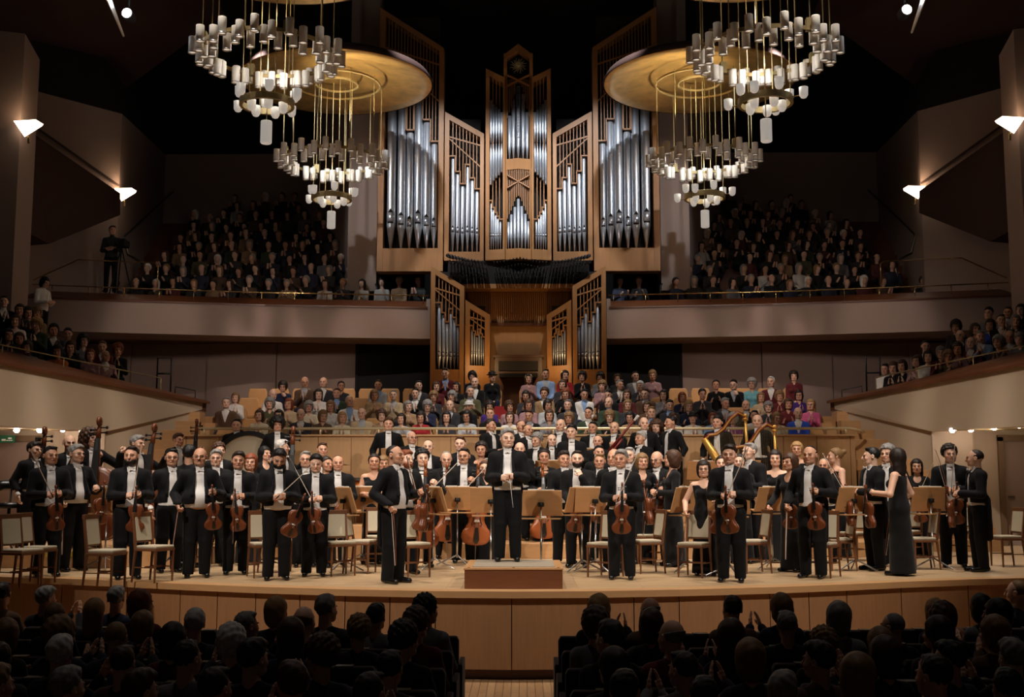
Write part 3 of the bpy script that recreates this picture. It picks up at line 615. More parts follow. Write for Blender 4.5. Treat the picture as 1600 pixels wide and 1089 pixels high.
    runs.append([(s * 9.2, 28.2, 6.1), (s * 9.2, 28.2, 6.75), (s * 9.3, 28.2, 6.82), (s * 11.1, 27.8, 6.82), (s * 12.1, 27.4, 6.2)])
    rail('balcony_handrail', f'thin brass rail along the {nm} side balcony edge', runs, posts, .016)
    rail('stair_handrail', f'dark sloping handrail on the wall of the {nm} side balcony', [[(s * 9.75, 28.6, 6.9), (s * 10.2, 28.8, 7.15), (s * abs(at(194, 370, 29.6).x), 29.6, at(194, 370, 29.6).z), (s * abs(at(270, 300, 37.5).x), 37.5, at(270, 300, 37.5).z)]], [((s * 9.75, 28.6, 6.3), (s * 9.75, 28.6, 6.9))], .03, 'pipedark')
    rail('inner_handrail', f'dark handrail rising along the pier beside the organ, {nm} side', [[(s * 3.9, 30.6, 6.15), (s * 3.9, 30.6, 6.6), (s * 5.0, 32.6, 8.1)]], [], .028, 'pipedark')
    # balcony tiers
    for i in range(9):
        y = 30.5 + .94 * i; z = 5.5 + .54 * i
        mb = MB().box((2.4 if i == 0 else 3.9 + .32 * i, y - .6 if i else 29.2, 5.0), (11.9 if i < 2 else 11.2, y + .36, z)); struct(mir(mb, s), 'floor_tier_' + SIDE[s], M['capwood'])
        mb = MB().box((10.95, y - .5, 5.0), (12.6, y, z + .1)).box((10.95, y, 5.0), (12.6, y + .45, z + .3)); struct(mir(mb, s), 'floor_tier_stair_' + SIDE[s], M['capwood'])
        bl = MB()
        for x in np.arange((2.8 if i == 0 else 4.3 + .32 * i), 10.9, .58): bl.box((x - .25, y + .2, z + .42), (x + .25, y + .27, z + .86))
    # pier and walls round the organ
    struct(mir(MB().box((3.95, 30.7, 6.5), (4.75, 31.6, 16)), s), 'wall_pier_' + SIDE[s], M['plasterdim'])
    struct(mir(MB().prism([(4.75, 31.3), (7.1, 38.6), (6.9, 38.8), (4.6, 31.5)], 5.5, 14, 'z'), s), 'wall_inner_' + SIDE[s], M['plasterdim'])
    struct(mir(MB().box((6.5, 38.6, 5), (13.2, 38.9, 12.75)), s), 'wall_back_' + SIDE[s], M['plasterdim'])
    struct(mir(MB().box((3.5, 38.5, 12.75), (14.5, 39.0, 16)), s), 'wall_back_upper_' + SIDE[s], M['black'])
    # side wall with its sloping top
    mb = MB(); a0, a1, a2 = (12.55, 38.7), (10.95, 30.0), (13.6, 23.7)
    mb.add([(a0[0], a0[1], 5), (a1[0], a1[1], 5), (a1[0], a1[1], 11.35), (a0[0], a0[1], 12.75), (a2[0], a2[1], 5), (a2[0], a2[1], 10.6)], [(0, 1, 2, 3), (1, 4, 5, 2)]); struct(mir(mb, s), 'wall_hall_' + SIDE[s], M['plasterdim'])
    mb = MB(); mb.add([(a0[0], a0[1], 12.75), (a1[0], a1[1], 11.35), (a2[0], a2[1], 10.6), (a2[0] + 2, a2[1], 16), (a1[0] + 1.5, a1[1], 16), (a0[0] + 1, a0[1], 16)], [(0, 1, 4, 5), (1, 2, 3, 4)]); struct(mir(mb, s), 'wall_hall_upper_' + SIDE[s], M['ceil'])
    mb = MB(); q = [at(182 , 336, 29.0), at(70, 381, 26.0), at(40, 365, 25.0), at(40, 205, 25.0), at(182, 302, 29.0)]; q = [(abs(p.x) - .1, p.y, p.z) for p in q]; q2 = [(x + .7, y + .25, z) for x, y, z in q]
    mb.add(q + q2, [(0, 1, 2, 3, 4), (9, 8, 7, 6, 5)] + [(i, (i + 1) % 5, (i + 1) % 5 + 5, i + 5) for i in range(5)]); struct(mir(mb, s), 'wall_dark_opening_' + SIDE[s], M['ceilred'])  # dark slab standing in for an unlit opening in the side wall
    mb = MB().tube([(12.7, 25.0, 10.5), (10.93, 29.9, 9.3)], .03, 6); struct(mir(mb, s), 'trim_groove_' + SIDE[s], M['ceilred'])
    # slanted-top column
    mb = MB(); mb.add([(10.98, 24.0, 1), (11.8, 24.0, 1), (11.8, 24.8, 1), (10.98, 24.8, 1), (10.98, 24.0, 11.2), (11.8, 24.0, 11.3), (11.8, 24.8, 11.3), (10.98, 24.8, 10.9)], [(0, 3, 2, 1), (0, 1, 5, 4), (1, 2, 6, 5), (2, 3, 7, 6), (3, 0, 4, 7), (4, 5, 6, 7)]); struct(mir(mb, s), 'wall_column_' + SIDE[s], M['plasterdim'])
    # reddish soffit over the side and the lit ceiling edge
    mb = MB(); mb.add([(7.4, 17, 14.5), (14, 17, 11.4), (14, 34, 12.2), (8.2, 30, 14.2)], [(0, 1, 2, 3)]); struct(mir(mb, s), 'ceiling_soffit_' + SIDE[s], M['ceilred'])
    e0, e1 = at(168, -6, 19.0), at(193, 56, 21.5); mb = MB().tube([(-e0.x, e0.y, e0.z), (-e1.x, e1.y, e1.z)], [.05, .02], 6); struct(mir(mb, s), 'trim_ceiling_' + SIDE[s], M['white'])
    p = at(198, 20, 19.6); point('ceiling_spot_glow', (s * -p.x, p.y - .25, p.z - .1), 14, COOL, .04)
    t = thing('spotlight', f'lit theatre spotlight under the dark ceiling, {nm} side', 'spotlight', (s * -p.x, p.y, p.z))
    MB().lathe([(.001, -.0), (.085, -.0)], 16).obj('lens', M['hotlamp'], t).rotation_euler = (PI * .5, 0, 0)
    o = MB().lathe([(.1, 0), (.1, .25), (.06, .32), (.001, .32)], 16).obj('housing', M['black'], t); o.rotation_euler = (-PI * .5, 0, 0); o.location = (0, .01, 0)
    MB().box((-.015, .1, .05), (.015, .14, .7)).obj('bracket', M['black'], t)
    mb = MB()
    for k in range(5): x = s * (-p.x - .25 - .22 * k); mb.tube([(x, p.y + .4, p.z - .1), (x + .05, p.y + .6, p.z - .25)], .09, 10)
    mb.tube([(s * (-p.x + .5), p.y + .4, p.z + .12), (s * (-p.x - 1.6), p.y + .4, p.z + .12)], .03, 6)
    # sconces
    for k, (q, rr) in enumerate(((at(45, 200, 23.9), 1.0), (at(195, 303, 29.95), 1.0), (at(-2, 318, 30.6), 1.0))):
        X = s * -q.x; t = thing('wall_sconce', ('glowing folded glass sconce on the column of the %s side', 'glowing folded glass sconce beside the dark opening, %s side', 'glowing sconce half hidden behind the outer column, %s side')[k] % nm, 'wall lamp', (X, q.y, q.z))
        mb = MB(); mb.add([(-.3, -.1, .13), (.3 , -.35, .08), (.34, -.12, .0), (-.06, -.05, -.22), (-.3, .05, .13), (.3, .05, .1)], [(0, 3, 2, 1), (4, 5, 2, 3), (0, 4, 3), (1, 2, 5)]); 
        o = mb.obj('glass_shade', M['sconce'], t); o.scale = (-s, 1, 1)
        MB().tube([(0, .02, -.18), (0, .04, -.34)], .03, 8).obj('bracket', M['brass'], t)
        point('sconce_light', (X, q.y - .15, q.z + .22), 5, (1, .72, .48), .06)
    # small stair gates on the terrace
    g0 = at(245 if s < 0 else 1376, 600, 25.3); X = g0.x
    rail('gate_rail', f'dark metal stair gate at the end of the {nm} side terrace', [[(X, 25.3, 3.35), (X, 25.3, 4.05), (X + s * -.3, 25.35, 4.05), (X + s * -.3, 25.35, 3.25)], [(X, 25.3, 3.7), (X + s * -.3, 25.35, 3.7)]], [], .02, 'pipedark')
    rail('low_rail', f'short low rail at the tip of the {nm} side terrace', [[(X - s * .42, 25.3, 3.2), (X - s * .42, 25.3, 3.4), (X - s * .85, 25.4, 3.32), (X - s * .85, 25.4, 3.1)]], [], .012, 'pipedark')
    ys = [24.2, 22.7, 20.6, 18.5]; rail('terrace_handrail', f'thin brass handrail along the {nm} side terrace', [[(s * (capstrip(y) + .3), y + .15, zt(y) + .4) for y in ys]], [((s * (capstrip(y) + .3), y + .15, zt(y)), (s * (capstrip(y) + .3), y + .15, zt(y) + .4)) for y in (24.2, 23.2, 22.0, 20.8)], .013, 'brassdull')
struct(MB().box((-15, -4, 15.6), (15, 40, 16)), 'ceiling', M['ceil'])
struct(MB().box((-4.8, 33.5, 2), (4.8, 33.8, 16)), 'wall_organ_back', M['black'])
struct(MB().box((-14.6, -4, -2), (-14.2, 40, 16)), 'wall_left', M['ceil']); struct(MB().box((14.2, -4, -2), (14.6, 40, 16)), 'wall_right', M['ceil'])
struct(MB().box((-8, 17.5, 14.3), (8, 17.9, 15.8)), 'ceiling_beam', M['ceilred'])
# track lamps under the terraces, exit sign
for k, (px, py) in enumerate(((26, 672), (62, 672), (98, 671), (128, 674), (1488, 672), (1517, 671), (1553, 668), (1592, 665))):
    q = at(px, py, 21.9 if abs(px - 800) > 720 else 22.3); nm = 'exit sign' if px < 800 else 'far door'; od = ('nearest to', 'second from', 'third from', 'farthest from')[k if k < 4 else 7 - k]
    t = thing('track_lamp', f'small bright globe lamp under the terrace, {od} the {nm}', 'lamp', q, 0, None)
    s_ = MB().lathe([(.001, -.05), (.03, -.045), (.05, -.02), (.055, 0), (.05, .03), (.03, .05), (.001, .055)], 14).obj('globe', M['hotlamp'], t, smooth=True); MB().tube([(0, 0, .04), (0, 0, 2.3 - q.z if 2.3 - q.z > .1 else .14)], .012, 6).obj('stem', M['chrome'], t)
for s in (-1, 1): struct(MB().tube([(s * 8.6, 22.1, 2.27), (s * 10.9, 21.6, 2.29)], .012, 6), 'trim_track_' + SIDE[s], M['brassdull'])
for x in (-10.1, -9.2, 9.0, 10.0): point('track_glow', (x, 21.9, 2.05), 3.5, (1, .8, .55), .05)
q = at(12, 686, 22.6); t = thing('exit_sign', 'small green exit sign above the door on the bass side', 'sign', q); MB().box((-.15, -.02, -.075), (.15, .03, .075)).obj('sign_box', M['signgreen'], t)
mb = MB(); mb.box((-.11, -.026, -.035), (-.03, -.021, .0)).box((-.02, -.026, -.035), (.11, -.021, -.02)).box((.02, -.026, .0), (.09, -.021, .03)); mb.obj('running_figure', M['white'], t)
# ------------------------------------------------------------------ podium
t = thing('conductor_podium', 'low reddish wooden conductor podium with carpeted top at the stage edge', 'podium', (.02, 14.35, 0))
MB().box((-.59, -.62, 0), (.59, .75, .225)).obj('platform', M['podium'], t, bevel=.008); MB().box((-.6, -.63, .225), (.6, .76, .25)).obj('top_board', M['deskwood'], t, bevel=.006); MB().box((-.5, -.52, .25), (.5, .7, .258)).obj('carpet', M['podcarpet'], t)
for x in (-.54, -.0, .54): MB().box((x - .015, -.6, .25), (x + .015, -.57, .256)).obj('screw_plate', M['brass'], t)
# ------------------------------------------------------------------ chandeliers and gold dishes
def chandelier(loc, label, drop):
    t = thing('chandelier', label, 'chandelier', loc, 0, 'cylinder can chandeliers over the stage')
    R_ = 1.25
    MB().lathe([(1.18, -.02), (1.21, -.02), (1.21, .05), (1.18, .05)], 48, close=True).obj('main_ring', M['brassdull'], t, smooth=False)
    MB().lathe([(.94, -.75), (.97, -.75), (.97, -.66), (.94, -.66)], 40, close=True).obj('inner_ring', M['brassdull'], t) if False else None
    canm = MB().lathe([(.001, .15), (.072, .15), (.075, .14), (.075, -.15), (.068, -.155), (.064, -.13), (.001, -.13)], 14).mesh('lamp_can', M['can'], True)
    rimm = MB().lathe([(.076, -.135), (.079, -.135), (.079, -.155), (.076, -.155)], 14, close=True).mesh('can_rim', M['chrome'], True)
    glm = MB().lathe([(.001, -.132), (.062, -.132)], 12).mesh('lamp_glow', M['bulb'])
    n = 0
    for k in range(28):
        for lv, (rr, zz) in enumerate(((1.3, -.02), (1.1, -.13))):
            a = 2 * PI * (k + .5 * lv) / 28 + .05; r = rr + (.05 if k % 2 else -.04)
            o = link('lamp_can', canm, t, None, TR((r * math.cos(a), r * math.sin(a), zz + (.06 if k % 2 else 0)))); link('can_rim', rimm, o); link('bulb', glm, o)
    for k in range(10):
        a = 2 * PI * k / 10 + .2; MB().tube([(1.19 * math.cos(a), 1.19 * math.sin(a), drop), (1.19 * math.cos(a), 1.19 * math.sin(a), 0)], .011, 6).obj('rod', M['brassdull'], t)
    for k in range(4):
        a = 2 * PI * k / 4 + .5; MB().box((1.19 * math.cos(a) - .06, 1.19 * math.sin(a) - .06, -.02), (1.19 * math.cos(a) + .06, 1.19 * math.sin(a) + .06, .2)).obj('junction_box', M['brassdull'], t)
    MB().lathe([(.44, -1.0), (.5, -1.0), (.5, -.88), (.47, -.87)], 32, close=True).obj('small_ring', M['brassdull'], t)
    cup = MB().lathe([(.001, -.12), (.05, -.1), (.08, -.05), (.085, .09), (.078, .095), (.068, .0), (.001, -.02)], 12).mesh('cup_shade', M['opal'], True)
    for k in range(8):
        a = 2 * PI * k / 8 + .3; r = .7 if k % 2 else .5; z = -.88 if k % 2 else -.76
        link('cup_shade', cup, t, None, TR((r * math.cos(a), r * math.sin(a), z)) @ (Matrix.Rotation(.0, 4, 'X')))
        MB().tube([(.48 * math.cos(a), .48 * math.sin(a), -.93), (r * math.cos(a), r * math.sin(a), -.93)], .012, 6).obj('arm', M['brassdull'], t)
    for k in range(5):
        a = 2 * PI * k / 5; link('cup_shade', cup, t, None, TR((.3 * math.cos(a), .3 * math.sin(a), -1.02)))
    for k in range(6):
        a = 2 * PI * k / 6; MB().tube([(.46 * math.cos(a), .46 * math.sin(a), drop), (.46 * math.cos(a), .46 * math.sin(a), -.9)], .008, 6).obj('rod', M['brassdull'], t)
    MB().tube([(0, 0, drop), (0, 0, -1.3)], .01, 6).obj('rod', M['brassdull'], t)
    o = MB().lathe([(.001, -1.28), (.1, -1.28), (.105, -1.3), (.105, -1.68), (.09, -1.7), (.001, -1.69)], 18).obj('pendant_can', M['opal'], t, smooth=False)
    for k in range(6): 
        a = 2 * PI * k / 6; spot('can_light', (loc[0] + 1.15 * math.cos(a), loc[1] + 1.15 * math.sin(a), loc[2] - .45), (loc[0] + 1.15 * math.cos(a), loc[1] + 1.15 * math.sin(a), 0), 70, 80, (1, .88, .74), .8, .06) if k % 2 == 0 else None
    point('can_bounce', (loc[0], loc[1], loc[2] - .2), 38, (1, .95, .88), .1)
    return t
def dish(loc, label):
    t = thing('reflector_dish', label, 'ceiling reflector', loc, 0, 'gold dishes above the chandeliers')
    prof = [(2.35, -.02), (2.36, .02), (2.2, .1), (1.2, .35), (.3, .5), (.001, .52)]
    MB().lathe([(2.36, -.03), (2.34, -.06), (2.1, .0), (1.6, .1), (1.0, .22), (.4, .3), (.001, .32)], 64, cap=False).obj('gold_bowl', M['gold'], t, smooth=True)
    MB().lathe([(2.38, -.06), (2.4, -.03), (2.3, .14), (1.2, .42), (.001, .52)], 64, cap=False).obj('outer_shell', M['ceilred'], t, smooth=True)
    for r in (1.05, .5): MB().lathe([(r, -.1), (r + .03, -.1), (r + .03, -.05), (r, -.05)], 48, close=True).obj('mounting_ring', M['brassdull'], t)
    MB().tube([(0, 0, .4), (0, 0, 15.6 - loc[2])], .04, 8).obj('hanger', M['black'], t); return t
for s in (-1, 1):
    nm = 'bass' if s < 0 else 'harp'
    chandelier((s * 4.58, 20.0, 9.13), f'large hanging ring of white lamp cans, nearer one on the {nm} side', 2.5); dish((s * 4.5, 20.5, 11.4), f'gold leaf reflector dish cut by the top edge, {nm} side')
    chandelier((s * 4.58, 27.0, 9.13), f'smaller looking ring of white lamp cans by the organ, {nm} side', 2.0); dish((s * 4.5, 27.0, 11.15), f'wide gold leaf reflector dish beside the organ, {nm} side')
# ------------------------------------------------------------------ organ
OG = thing('pipe_organ', 'tall oak pipe organ with silver pipes and a gilded sun on its central tower', 'organ', (0, 30, 6.5)); OI = Matrix.Translation((0, -30, -6.5))
def under(o, parent=OG, inv=None): o.parent = parent; o.matrix_parent_inverse = OI if parent == OG else Matrix(); return o
def pipe_mb(x, w, zb, zm, zt_, y, flip=False):
    r = w / 2; m = MB()
    prof = [(r * .18, zb), (r * .9, zm - r * 1.2), (r, zm - r * .8), (r, zt_ - .01), (r * .9, zt_)]
    if flip: prof = [(a, zb + zt_ - b) for a, b in prof][::-1]; zm = zb + zt_ - zm
    m.lathe(prof, 16, (x, y, 0)); d = -1 if flip else 1
    m.box((x - r * .62, y - r * 1.02, zm - r * .32 ), (x + r * .62, y - r * .7, zm + r * .05), mi=1)
    a, b = zm + d * r * .1, zm + d * r * 2.0; m.box((x - r * .72, y - r * 1.03, min(a, b)), (x + r * .72, y - r * .75, max(a, b)))
    m.add([(x - r * .6, y - r * 1.04, b), (x + r * .6, y - r * 1.04, b), (x, y - r * 1.04, b + d * r * .9)], [(0, 1, 2) if d > 0 else (0, 2, 1)], 1); return m
def bay(name, root, x0, x1, xo0, xo1, zl, zr, zb, zo, y, pipes, post=.4, sy=0, inv=None, dark=True, dim=False, diag=True, wood='organwood', flipmir=1, skew=0, topfill=None):
    """one case: outer x0..x1, opening xo0..xo1, top heights zl, zr, bottom zb, sill zo; pipes = (x, width, top, mouth)"""
    Y = lambda x: y + skew * (x - x0)
    def S(x, yy, z): return (flipmir * x, yy + skew * (x - x0), z)
    f = MB(); tw = .16
    def q(poly, ya, yb): 
        mb = MB().prism(poly, ya, yb, 'y'); mb.v = [S(*v) for v in mb.v]
        if flipmir < 0: mb.f = [tuple(reversed(a)) for a in mb.f]
        f.v, base = f.v + mb.v, len(f.v); f.f += [tuple(i + base for i in a) for a in mb.f]; f.mi += [0] * len(mb.f)
    zz = lambda x: zl + (zr - zl) * (x - x0) / (x1 - x0)
    q([(x0, zb), (xo0, zb), (xo0, zz(xo0)), (x0, zl)], y - .06, y + post); q([(xo1, zb), (x1, zb), (x1, zr), (xo1, zz(xo1))], y - .06, y + post)
    q([(xo0, zz(xo0) - tw), (xo1, zz(xo1) - tw), (xo1, zz(xo1)), (xo0, zz(xo0))], y - .06, y + post); q([(xo0, zb), (xo1, zb), (xo1, zo), (xo0, zo)], y - .05, y + post)
    o = f.obj(name, M[wood]); under(o, root) if root == OG else under(o, root)
    if inv: o.matrix_parent_inverse = inv
    b = MB().box((xo0, y + post - .02, zo), (xo1, y + post, max(zz(xo0), zz(xo1)))); b.v = [S(*v) for v in b.v]; b.obj('back_board', M['organdark'], o)
    # slats above the pipes
    sl = MB(); n = max(4, int((xo1 - xo0) / .085)); ps = sorted(pipes)
    edges = [xo0] + [(ps[i][0] + ps[i + 1][0]) / 2 for i in range(len(ps) - 1)] + [xo1]
    zc0, zc1 = zz(xo0) - tw, zz(xo1) - tw
    dl = lambda x: (zc0 + (max(p[2] for p in ps[:1]) )) / 2
    for k in range(n + 1):
        x = xo0 + (xo1 - xo0) * k / n
        if k == 0 or k == n: continue
        i = max(j for j in range(len(edges) - 1) if edges[j] <= x + 1e-6); zt_ = zz(x) - tw
        zlo = ps[min(i, len(ps) - 1)][2] + .05
        if zt_ > zlo + .05: sl.box((x - .011, y - .02, zlo), (x + .011, y + .03, zt_))
    for i, p in enumerate(ps):
        sl.box((edges[i], y - .025, p[2] + .03), (edges[i + 1], y + .03, p[2] + .065))
        if i: a, b_ = sorted((ps[i - 1][2], p[2])); sl.box((edges[i] - .015, y - .025, a + .03), (edges[i] + .015, y + .03, b_ + .065))
    if diag:
        lo0, lo1 = ps[0][2], ps[-1][2]; h0, h1 = zc0 - lo0, zc1 - lo1
        for a, b_ in (((xo0, lo0 + h0 * .55), (xo1, zc1 - h1 * .15)), ((xo0, lo0 + h0 * .5), (xo1, lo1 + h1 * .45))):
            sl.prism([(a[0], a[1] - .02), (b_[0], b_[1] - .02), (b_[0], b_[1] + .02), (a[0], a[1] + .02)], y - .035, y + .01, 'y')
    sl.v = [S(*v) for v in sl.v]
    if flipmir < 0: sl.f = [tuple(reversed(a)) for a in sl.f]
    sl.obj('slat_screen', M['slat'], o)
    for p in ps:
        m = pipe_mb(p[0], p[1], zo, p[3], p[2], y + .06 + p[1] / 2, len(p) > 4); m.v = [S(*v) for v in m.v]
        if flipmir < 0: m.f = [tuple(reversed(a)) for a in m.f]
        m.obj('organ_pipe', [M['pipedark'] if dim else M['pipe'], M['organdark']], o, smooth=True)
    return o
OX = lambda px: at(px, 250, 30).x - .03
OZ = lambda py: at(812, py, 30).z
for fm in (1, -1):                                   # the harp side is the mirror image
    k = fm   # local x negative = bass side
    def PX_(l): return [(OX(a), b * .0171, OZ(c), OZ(d)) for a, b, c, d in l]
    bay('outer_tower', OG, OX(593), OX(695), OX(602), OX(687), OZ(12), OZ(76), OZ(424), OZ(388), 30, PX_([(612.5, 15, 132, 345), (628.7, 13.5, 150, 348), (641.6, 11, 205, 351), (655, 14.5, 120, 346), (668.2, 12.5, 189, 350), (679.8, 10, 223, 352)]), flipmir=fm, skew=.0)
    bay('inner_tower', OG, OX(697), OX(758), OX(704), OX(752), OZ(176), OZ(210), OZ(408), OZ(394), 29.95, PX_([(709.6, 6.8, 247, 361), (717.2, 6.6, 271, 362), (724.8, 6.4, 290, 363), (732.5, 6.8, 260, 361), (740, 6.4, 281, 362), (747.4, 6, 298, 363)]), flipmir=fm, skew=.03)
    o = bay('wing_tower', OG, OX(761), OX(791), OX(767), OX(788), OZ(113), OZ(130), OZ(410), OZ(394), 29.75, PX_([(769.6, 4.2, 320, 372), (773.2, 3.8, 331, 372), (777, 3.6, 339, 372), (780.4, 3.4, 345, 372), (784.2, 3.2, 350, 372)]), flipmir=fm, skew=-.25, diag=False)
    # upper and hanging ranks of the wing
    for j, (px, tu, bh) in enumerate(((769.5, 164, 294), (773.6, 171, 288), (777.8, 175, 284), (782, 179, 280), (786, 184, 276))):
        x = OX(px); yy = 29.66 - .25 * (x - OX(761)); w_ = .068
        m = MB().lathe([(.008, OZ(230)), (w_ * .45, OZ(214)), (w_ / 2, OZ(211)), (w_ / 2, OZ(tu))], 12, (fm * x, yy, 0)); m.obj('organ_pipe', [M['pipe'], M['organdark']], o, smooth=True)
        m = MB().lathe([(w_ / 2, OZ(bh)), (w_ / 2, OZ(247)), (w_ * .45, OZ(244)), (.008, OZ(231))], 12, (fm * x, yy, 0)); m.obj('organ_pipe', [M['pipe'], M['organdark']], o, smooth=True)
# central tower, a shallow prow
co = MB()
for s in (-1, 1):
    def W3(px0, px1, z0, z1, y0=.0, d=.3):
        for _ in (0,):
            x0, x1 = px0, px1; pl = [(s * x0, 29.5 + x0 * .35 + y0), (s * x1, 29.5 + x1 * .35 + y0), (s * x1, 29.5 + x1 * .35 + y0 + d), (s * x0, 29.5 + x0 * .35 + y0 + d)]
            if s < 0: pl = pl[::-1]
            co.prism(pl, z0, z1, 'z')
    W3(.31, .40, 7.16, 12.9); W3(0, .31, 7.16, 7.45); W3(0, .31, 9.62, 9.92); 
    co.add([(s * 0, 29.5, 13.12), (s * .4, 29.64, 12.86), (s * .4, 29.64, 12.7), (0, 29.5, 12.94), (s * 0, 29.8, 13.12), (s * .4, 29.94, 12.86), (s * .4, 29.94, 12.7), (0, 29.8, 12.94)], [(0, 1, 2, 3), (0, 4, 5, 1), (3, 2, 6, 7), (1, 5, 6, 2)])
ct = under(co.obj('central_tower', M['organwood'])); cb = MB().box((-.31, 29.95, 7.4), (.31, 29.97, 13.0)).obj('back_board', M['organdark'], ct)
sl = MB()
for i in range(13):
    x = -.29 + i * .0483; y = 29.52 + abs(x) * .35; up = [11.05, 11.2, 11.35, 11.55, 11.68, 11.98, 11.98, 11.98, 11.9, 11.75, 11.5, 11.3, 11.1][i]
    sl.box((x - .008, y, up + .03), (x + .008, y + .03, 12.15 + .0 * i)); lowt = [8.28, 8.4, 8.5, 8.62, 8.75, 8.85, 8.88, 8.85, 8.75, 8.62, 8.5, 8.4, 8.28][i]; sl.box((x - .01, y, lowt), (x + .01, y + .03, 9.62))
for z0, z1 in ((11.95, 12.25), (9.1, 9.45)):
    for s in (-1, 1): sl.prism([(-.3 * s, z0 - .015), (.3 * s, z1 - .015), (.3 * s, z1 + .015), (-.3 * s, z0 + .015)] if s > 0 else [(.3, z0 - .015), (.3, z0 + .015), (-.3, z1 + .015), (-.3, z1 - .015)], 29.5, 29.6, 'y')
sl.obj('slat_screen', M['slat'], ct)
for i, (dx, zt_) in enumerate(((-.24, 11.15), (-.13, 11.6), (0, 11.95), (.13, 11.75), (.24, 11.25))):
    m = MB().lathe([(.012, 9.93), (.045, 10.25), (.052, 10.3), (.052, zt_)], 14, (dx, 29.62 + abs(dx) * .35, 0)); m.obj('organ_pipe', [M['pipe'], M['organdark']], ct, smooth=True)
m = MB()
for j in range(34): m.box((-.03, 29.555, 10.5 + j * .042), (.03, 29.58, 10.52 + j * .042))
m.obj('embossed_band', M['pipedark'], ct)
for i, (dx, zt_) in enumerate(((-.27, 8.2), (-.19, 8.4), (-.095, 8.6), (0, 8.82), (.095, 8.62), (.19, 8.42), (.27, 8.22))):
    m = MB().lathe([(.008, 7.45), (.033, 7.75), (.038, 7.78), (.038, zt_)], 12, (dx, 29.62 + abs(dx) * .35, 0)); m.obj('organ_pipe', [M['pipe'], M['organdark']], ct, smooth=True)
sun = MB(); sun.lathe([(.001, -.02), (.06, -.02), (.07, 0), (.001, .03)], 20)
for k in range(16):
    a = 2 * PI * k / 16; L = .25 if k % 2 else .21; pts = [(.06 * math.cos(a), .06 * math.sin(a), 0)] + [((.06 + (L - .06) * t) * math.cos(a + .16 * math.sin(t * 6)), (.06 + (L - .06) * t) * math.sin(a + .16 * math.sin(t * 6)), 0) for t in (.25, .5, .75, 1)]
    sun.tube(pts, [.012, .014, .011, .008, .003], 5)
o = sun.obj('gilded_sun', M['brassdull'], ct, smooth=True); o.matrix_local = Matrix.Translation((0, 29.62, 12.55)) @ Euler((PI / 2, 0, 0)).to_matrix().to_4x4()
# ledge and horizontal trumpets
o = under(MB().box((-1.95, 29.6, 6.38), (1.95, 30.6, 6.5)).obj('ledge', M['organwood'])); under(MB().box((-1.9, 29.8, 6.5), (1.9, 30.5, 7.16)).obj('wind_chest', M['organdark']))
def trump(x, z, L, r, tilt=.12):
    L *= .75; tilt = -.12; return MB().tube([(x, 29.8, z), (x, 29.8 - L * .8, z + L * .8 * tilt), (x, 29.8 - L, z + L * tilt)], [.008, r * .75, r], 10)
for i in range(44):
    px = 706 + i * 4.85; u = (px - 812) / 106; g = abs(u)
    if .38 < g < .46: continue
    zz_ = 7.06 + (.16 * ((g - .46) / .54) ** 1.5 if g > .46 else .12 * max(0, 1 - g / .3)); r = .028 + (.026 * (g - .46) / .54 if g > .46 else 0)
    under(trump(OX(px) + .03, zz_, 1.0 + .5 * g, r).obj('trumpet_pipe', M['pipedark'], smooth=True)); 
    under(trump(OX(px + 2) + .03, zz_ - .15, .95 + .4 * g, r * .8, .1).obj('trumpet_pipe', M['pipedark'], smooth=True))
st = MB()
for row in range(2):
    for i in range(60):
        px = 708 + i * 3.5; g = abs(px - 812) / 106
        if .38 < g < .46: continue
        mbt = trump(OX(px) + .03, 6.78 - .1 * row, .9, .018, .08); st.add(mbt.v, mbt.f)
o = under(st.obj('small_trumpet_ranks', M['pipedark'], smooth=True)); o['kind'] = 'stuff'
# lower choir organ cases
LX = lambda px: at(px, 520, 29.1).x - .02
LZ = lambda py: at(700, py, 29.1).z
for fm in (-1, 1):
    nm = 'bass' if fm > 0 else 'harp'
    r = thing('choir_organ', f'lower organ case beside the console with thin pipes, {nm} side', 'organ', (-2.0 if fm > 0 else 2.0, 29.1, 2.7)); inv = Matrix.Translation((2.0 if fm > 0 else -2.0, -29.1, -2.7))
    P1 = [(LX(675 + (c - 60) / 4.19), w_, LZ(380 + t_ / 4.19), LZ(380 + 735 / 4.19)) for c, w_, t_ in ((110, .1, 400), (138, .085, 465), (161, .075, 525), (186, .09, 438), (210, .08, 495), (233, .065, 545))]
    bay('outer_case', r, LX(674), LX(726), LX(681), LX(719), LZ(416), LZ(447), 2.7, LZ(577), 29.1, [(a, b, c, d) for a, b, c, d in P1], flipmir=fm, inv=inv, skew=.12)
    P2 = [(LX(660 + c / 4.19), w_, LZ(380 + t_ / 4.19), LZ(380 + 715 / 4.19)) for c, w_, t_ in ((327, .05, 545), (343, .045, 580), (358, .042, 605), (373, .045, 565), (388, .04, 595), (402, .035, 615))]
    bay('inner_case', r, LX(728), LX(766), LX(735), LX(758), LZ(468), LZ(489), 2.7, LZ(570), 29.2, P2, flipmir=fm, inv=inv, skew=.5)
